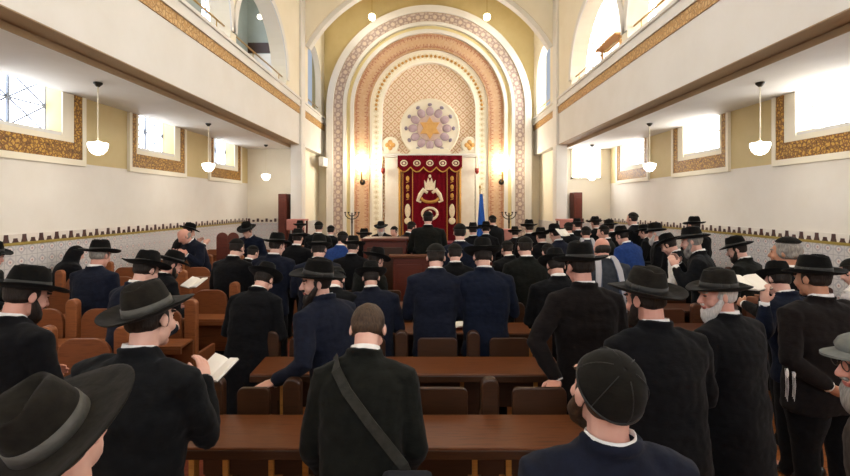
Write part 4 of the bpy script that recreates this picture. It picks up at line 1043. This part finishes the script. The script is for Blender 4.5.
P('man in black suit without a hat in the left crowd, broad back', 237, 238, 5.6, hd=-12, lean=8, neck=16, hat='kippah', suit='black', lod=1, arm='book', build=1.05)
P('man in dark navy suit and black hat below the left brown door', 277, 232, 5.6, hd=-10, lean=6, neck=8, yaw=-20, hat='fedora', suit='slate', lod=1, arm='book', build=1.1)
P('man in pale grey shirt sleeves in the left crowd', 253, 245, 6.5, hd=-24, lean=12, neck=16, hat='kippah', suit='charcoal', vest=True, lod=2, arm='book')
P('man in black hat and coat in front of the left rose-cloth table', 298, 228, 7.2, hd=-6, lean=5, neck=9, hat='fedora', suit='black', lod=2, arm='book')
P('man in skullcap near the left end of the ark arch, before the recess wall', 319, 221, 9.2, hd=0, lean=4, neck=6, hat='kippah', suit='charcoal', lod=2, arm='book')
P('man with white collar and black hat behind the bearded man who turns', 319, 234, 5.2, hd=4, lean=8, neck=12, hat='homburg', suit='slate', lod=1, arm='book', build=1.05)
P('man in blue jacket half hidden in the crowd left of the reading box', 343, 231, 7.0, hd=-20, lean=10, neck=14, hat='kippah', suit='blue', lod=2, arm='book')
P('man in black suit and broad hat in the crowd just left of the reading box', 353, 235, 6.2, hd=-6, lean=7, neck=12, hat='wide', suit='black', lod=1, arm='book', build=1.05)
P('man in black hat before the red-gold band, left of the reading box', 364, 228, 8.4, hd=0, lean=6, neck=10, hat='fedora', suit='black', lod=2, arm='book')
P('white-bearded man in black hat facing the hall behind the reading box', 381, 221, 10.2, hd=172, lean=4, neck=12, hat='fedora', suit='black', lod=2, hair='white', beard=('white', 'full'), arm='book')
P('man in dark skullcap beside the white-bearded man behind the reading box', 394, 226, 10.0, hd=150, lean=8, neck=12, hat='kippah', suit='charcoal', lod=2, arm='book')
P('bespectacled man in black hat looking down before the reading box', 376, 246, 5.2, hd=-40, lean=10, neck=16, hat='wide', suit='olive', lod=1, arm='book', coat=True, build=1.05)
P('man in navy suit and round black hat behind the bareheaded man with the bag', 371, 260, 4.12, hd=8, lean=12, neck=18, hat='fedora', suit='slate', lod=1, arm='book', build=1.1)
P('man in dark suit bent low between the turning man and the navy-suited man', 336, 266, 4.12, hd=0, lean=20, neck=24, hat='kippah', suit='charcoal', lod=1, arm='book')
P('man in broad black hat on the front steps, just left of the blue flag', 473, 222, 9.0, hd=0, lean=5, neck=10, hat='wide', suit='black', lod=2, arm='book')
P('man in black hat just right of the blue flag, head bowed', 486, 221, 9.2, hd=-8, lean=7, neck=14, hat='wide', suit='black', lod=2, arm='book')
P('man in skullcap behind the flag, tallest beside the red-gold band', 492, 215, 10.6, hd=30, lean=4, neck=8, hat='kippah', suit='charcoal', lod=2, arm='book', smax=1.12)
P('woolly-haired man in dark hat at the right corner of the platform', 455, 243, 5.2, hd=0, lean=9, neck=15, hat='kippah', suit='black', lod=2, arm='book')
P('man with green-black skullcap in front of the rose-cloth table right of the flag', 507, 240, 6.2, hd=14, lean=9, neck=14, hat='kippah', suit='charcoal', lod=1, arm='book')
P('man in black hat standing before the mauve band, right of the rose-cloth table', 529, 219, 8.8, hd=8, lean=4, neck=8, hat='fedora', suit='black', lod=2, arm='book', coat=True)
P('man in black hat in the right crowd below the plain recess wall', 541, 227, 7.6, hd=14, lean=6, neck=12, hat='fedora', suit='black', lod=2, arm='book')
P('man in broad hat reading white sheets in the right crowd', 555, 223, 7.4, hd=36, lean=8, neck=12, hat='wide', suit='slate', lod=2, arm='book')
P('man in skullcap before the right rose-cloth table', 568, 222, 9.0, hd=20, lean=5, neck=10, hat='kippah', suit='charcoal', lod=2, arm='book')
P('man in black hat directly below the right brown door', 577, 218, 10.4, hd=20, lean=4, neck=8, hat='fedora', suit='black', lod=2, arm='book')
P('man with grey-white striped shawl in the right crowd below the door', 586, 226, 7.9, hd=-10, lean=8, neck=12, hat='kippah', suit='grey', shawl='scarf', lod=2, arm='book', skin='skin2')
P('man in black hat standing high near the glaring end-wall window', 595, 216, 10.6, hd=25, lean=3, neck=8, hat='fedora', suit='black', lod=2, arm='book')
P('man with visible cheek in black hat, right of the glaring end-wall window', 609, 219, 9.6, hd=45, lean=4, neck=8, hat='fedora', suit='black', lod=2, arm='book', skin='skin2')
P('man in skullcap in the right crowd, face lit, in front of the blue-jacketed man', 603, 225, 8.0, hd=60, lean=6, neck=8, hat='kippah', suit='olive', lod=2, arm='book')
P('man in black suit in the crowd beside the bald man with the striped shawl', 576, 240, 5.9, hd=10, lean=10, neck=14, hat='kippah', suit='black', lod=2, arm='book', build=1.1)
P('man bowing in dark suit right of the white-collared dark-haired man', 548, 243, 6.0, hd=8, lean=12, neck=18, hat='kippah', suit='black', lod=2, arm='book')
P('broad man in black suit half hidden behind the tall-hatted man', 556, 247, 4.15, hd=0, lean=12, neck=18, hat='fedora', suit='black', lod=1, arm='book', build=1.1)
P('man in black hat with face bowed, before the right tiles behind the blue jacket', 644, 224, 9.0, hd=50, lean=6, neck=12, hat='fedora', suit='black', lod=2, arm='book')
P('man in black hat at the far left near the end-wall corner', 300, 220, 10.8, hd=10, lean=5, neck=10, hat='fedora', suit='black', lod=2, arm='book')
P('man in skullcap at the far left beside the mauve band', 331, 225, 9.8, hd=0, lean=5, neck=10, hat='kippah', suit='charcoal', lod=2, arm='book')
P('man in hat at the front edge of the right crowd near the pilaster', 560, 229, 10.0, hd=20, lean=6, neck=12, hat='fedora', suit='black', lod=2, arm='book')
P('man in black hat in the far crowd between the flag and the mauve band', 515, 226, 9.6, hd=0, lean=6, neck=12, hat='fedora', suit='black', lod=2, arm='book')

# ---- things held, worn across the body, and lying about
i = holder; W = i['arms'][1][1]; fa = i['arms'][1][3]
bk = book(tuple(V((at(219, 2.24), 2.24, zat(371, 2.24)))), -28, 30, 'open white prayer book held by the stout man in the tilted hat', .09, .14, None, 'bookblk', 14)
book(tuple(V((at(750, 3.5), 3.5, zat(284, 3.5)))), 10, 30, 'open white booklet held by the man with the slanting hat', .115, .17, None, 'bookblk', 8)
book(tuple(V((at(195, 4.75), 4.75, zat(284, 4.75)))), -20, 25, 'open prayer book held by the reading man in the left pews', .11, .17, None, 'bookblk', 10)
book((at(563, 7.15), 7.2, zat(233, 7.2)), 30, 40, 'white sheets held up by the man in the broad hat in the right crowd', .10, .16, None, 'bookblk', 6)
book((at(455, 4.6), 4.6, .865), 8, 4, 'pale prayer book on the third pew ledge under the navy-suited man', .1, .15, None, 'bookred', 4)
book((-.28, 2.5, .865), 0, 4, 'white prayer book on the nearest ledge before the bowing man with the bag', .1, .16, None, 'bookblk', 5)
# shoulder bag of the bowing man
i = bag; r = i['root']; s = i['s']; tR = i['tR']; N, Cc, P0 = i['N'], i['C'], i['P0']
sp = []
def on_back(fx, t, out=.152):
    c = P0 + (N-P0)*t; return c + tR @ V((fx, -out, 0))
line = [N + tR @ V((-.135, .06, -.015)), N + tR @ V((-.125, -.03, -.005)), N + tR @ V((-.105, -.115, -.05))]
for k in range(1, 9):
    t = .83 - k*.07; fx = -.085 + k*.034; line.append(on_back(fx, max(t, .0), .158 - .006*abs(k-4)))
line.append(P0 + (N-P0)*.2 + V((.215, -.10, -.0)))
line = [world(i, p) for p in line]
sb = empty('shoulder_bag', tuple(world(i, P0 + V((.205, -.14, .05))))); tag(sb, 'dark shoulder bag with a diagonal strap worn by the bareheaded bowing man', 'bag')
o0 = V(sb.location)
mb = MB(); R_ = []
for k, p in enumerate(line):
    p = p - o0; t = (line[min(k+1, len(line)-1)] - line[max(k-1, 0)]).normalized(); n = V((0, -1, .15)).normalized(); a = t.cross(n).normalized()
    R_.append([p + a*.021 + n*.002, p - a*.021 + n*.002, p - a*.021 + n*.008, p + a*.021 + n*.008])
mb.loft(R_); mb.build('strap', fabric('bag_webbing', '#35342f', '#2a2925'), sb)
mb = MB(); mb.box(-.10, .10, -.045, .045, -.13, .13); mb.build('bag_body', fabric('bag_canvas', '#24262c', '#1c1e23'), sb, bevel=.025)
mb = MB(); mb.box(-.105, .105, -.055, -.04, -.02, .135); mb.build('flap', fabric('bag_flap', '#2a2c33', '#202228'), sb, bevel=.012)
# fringes of the large man
i = fr
for k, dx in enumerate((-.28, -.235)):
    p = V((at(784+7*k, 2.86), 2.84, zat(376, 2.84)))
    f = empty('fringe_tassel', tuple(p)); tag(f, 'white ritual fringe hanging at the hip of the large man, %s strand' % ('left' if k == 0 else 'right'), 'fringe', 'white fringes of the large man')
    mb = MB()
    for j in range(3): mb.tube([(j*.008-.01, 0, .05), (j*.008-.012, -.012, -.06), (j*.006-.01, -.004, -.13-.014*j)], .0012, 5)
    mb.build('strand', SUIT['white'], f)
    mb = MB(); mb.ell((0, -.006, .02), (.009, .008, .03), None, 8, 6); mb.build('knot', M['cotton'], f, True)
# spectacles of the cap man: part of what he wears
i = cap_man; HC, RH = i['HC'], i['RH']; hl = lambda *p: HC + RH @ V(p)
mb = MB()
for s in (-1, 1):
    mb.tube([hl(s*.033+.022*math.cos(a), .105, .012+.018*math.sin(a)) for a in [2*PI*k/18 for k in range(19)]], .0018, 6)
    mb.tube([hl(s*.055, .104, .016), hl(s*.078, .06, .016), hl(s*.083, -.01, .012)], .0018, 6)
mb.tube([hl(-.011, .106, .014), hl(0, .109, .018), hl(.011, .106, .014)], .0018, 6)
mb.build('spectacles', M['darkmetal'], i['root'])
for r_ in report:
    if r_: print('HEIGHT', r_)

# ------------------------------------------------------------------ light, world, camera
w = bpy.data.worlds.new('world'); scene.world = w; w.use_nodes = True
w.node_tree.nodes['Background'].inputs[0].default_value = (.75, .85, 1, 1); w.node_tree.nodes['Background'].inputs[1].default_value = .6
# unseen lamps added above the frame to brighten the nave
for k, y in enumerate((1.5, 5.5, 9.5)):
    l = empty('fill_lamp', (0, y, 7.6)); tag(l, 'added ring of globe fill lamps, unseen, above the picture, %s' % ('rear', 'middle', 'front')[k], 'fill_lamp', 'added fill lamps over the nave')
    b = MB(); b.tube([(.8*math.cos(a), .8*math.sin(a), 0) for a in [2*PI*j/32 for j in range(33)]], .025, 8); b.build('ring', M['brass'], l, True)
    b = MB()
    for j in range(4): b.tube([(.8*math.cos(j*PI/2), .8*math.sin(j*PI/2), 0), (0, 0, .7)], .01, 6)
    b.tube([(0, 0, .68), (0, 0, ZT-7.6)], .014, 8); b.build('suspension', M['brass'], l)
    for j in range(8):
        a = 2*PI*j/8; b = MB(); b.ell((.8*math.cos(a), .8*math.sin(a), .13), (.11, .11, .11), None, 14, 10); b.build('globe', M['globe'], l, True)
    ld = bpy.data.lights.new('fill_light', 'POINT'); ld.energy = 105; ld.color = (1, .99, .97); ld.shadow_soft_size = .8
    lo_ = bpy.data.objects.new('fill_light', ld); COL.objects.link(lo_); lo_.location = (0, y, 7.2)
cam = bpy.data.cameras.new('camera'); co = bpy.data.objects.new('camera', cam); COL.objects.link(co)
cam.sensor_width = 36; cam.lens = 36*F/850; cam.shift_x = -(CX-425)/850; cam.shift_y = -(238-CY)/850
cam.clip_start = .05; cam.clip_end = 100
co.location = (0, 0, CZ); co.rotation_euler = (PI/2, math.radians(.0), 0)
scene.camera = co
bpy.data.scenes.remove(TMP)
scene.view_settings.view_transform = 'Standard'; scene.view_settings.look = 'None'; scene.view_settings.gamma = 1; scene.view_settings.use_curve_mapping = False
scene.view_settings.exposure = -0.1
scene.cycles.use_denoising = True
scene.cycles.max_bounces = 8; scene.cycles.diffuse_bounces = 5; scene.cycles.sample_clamp_indirect = 6
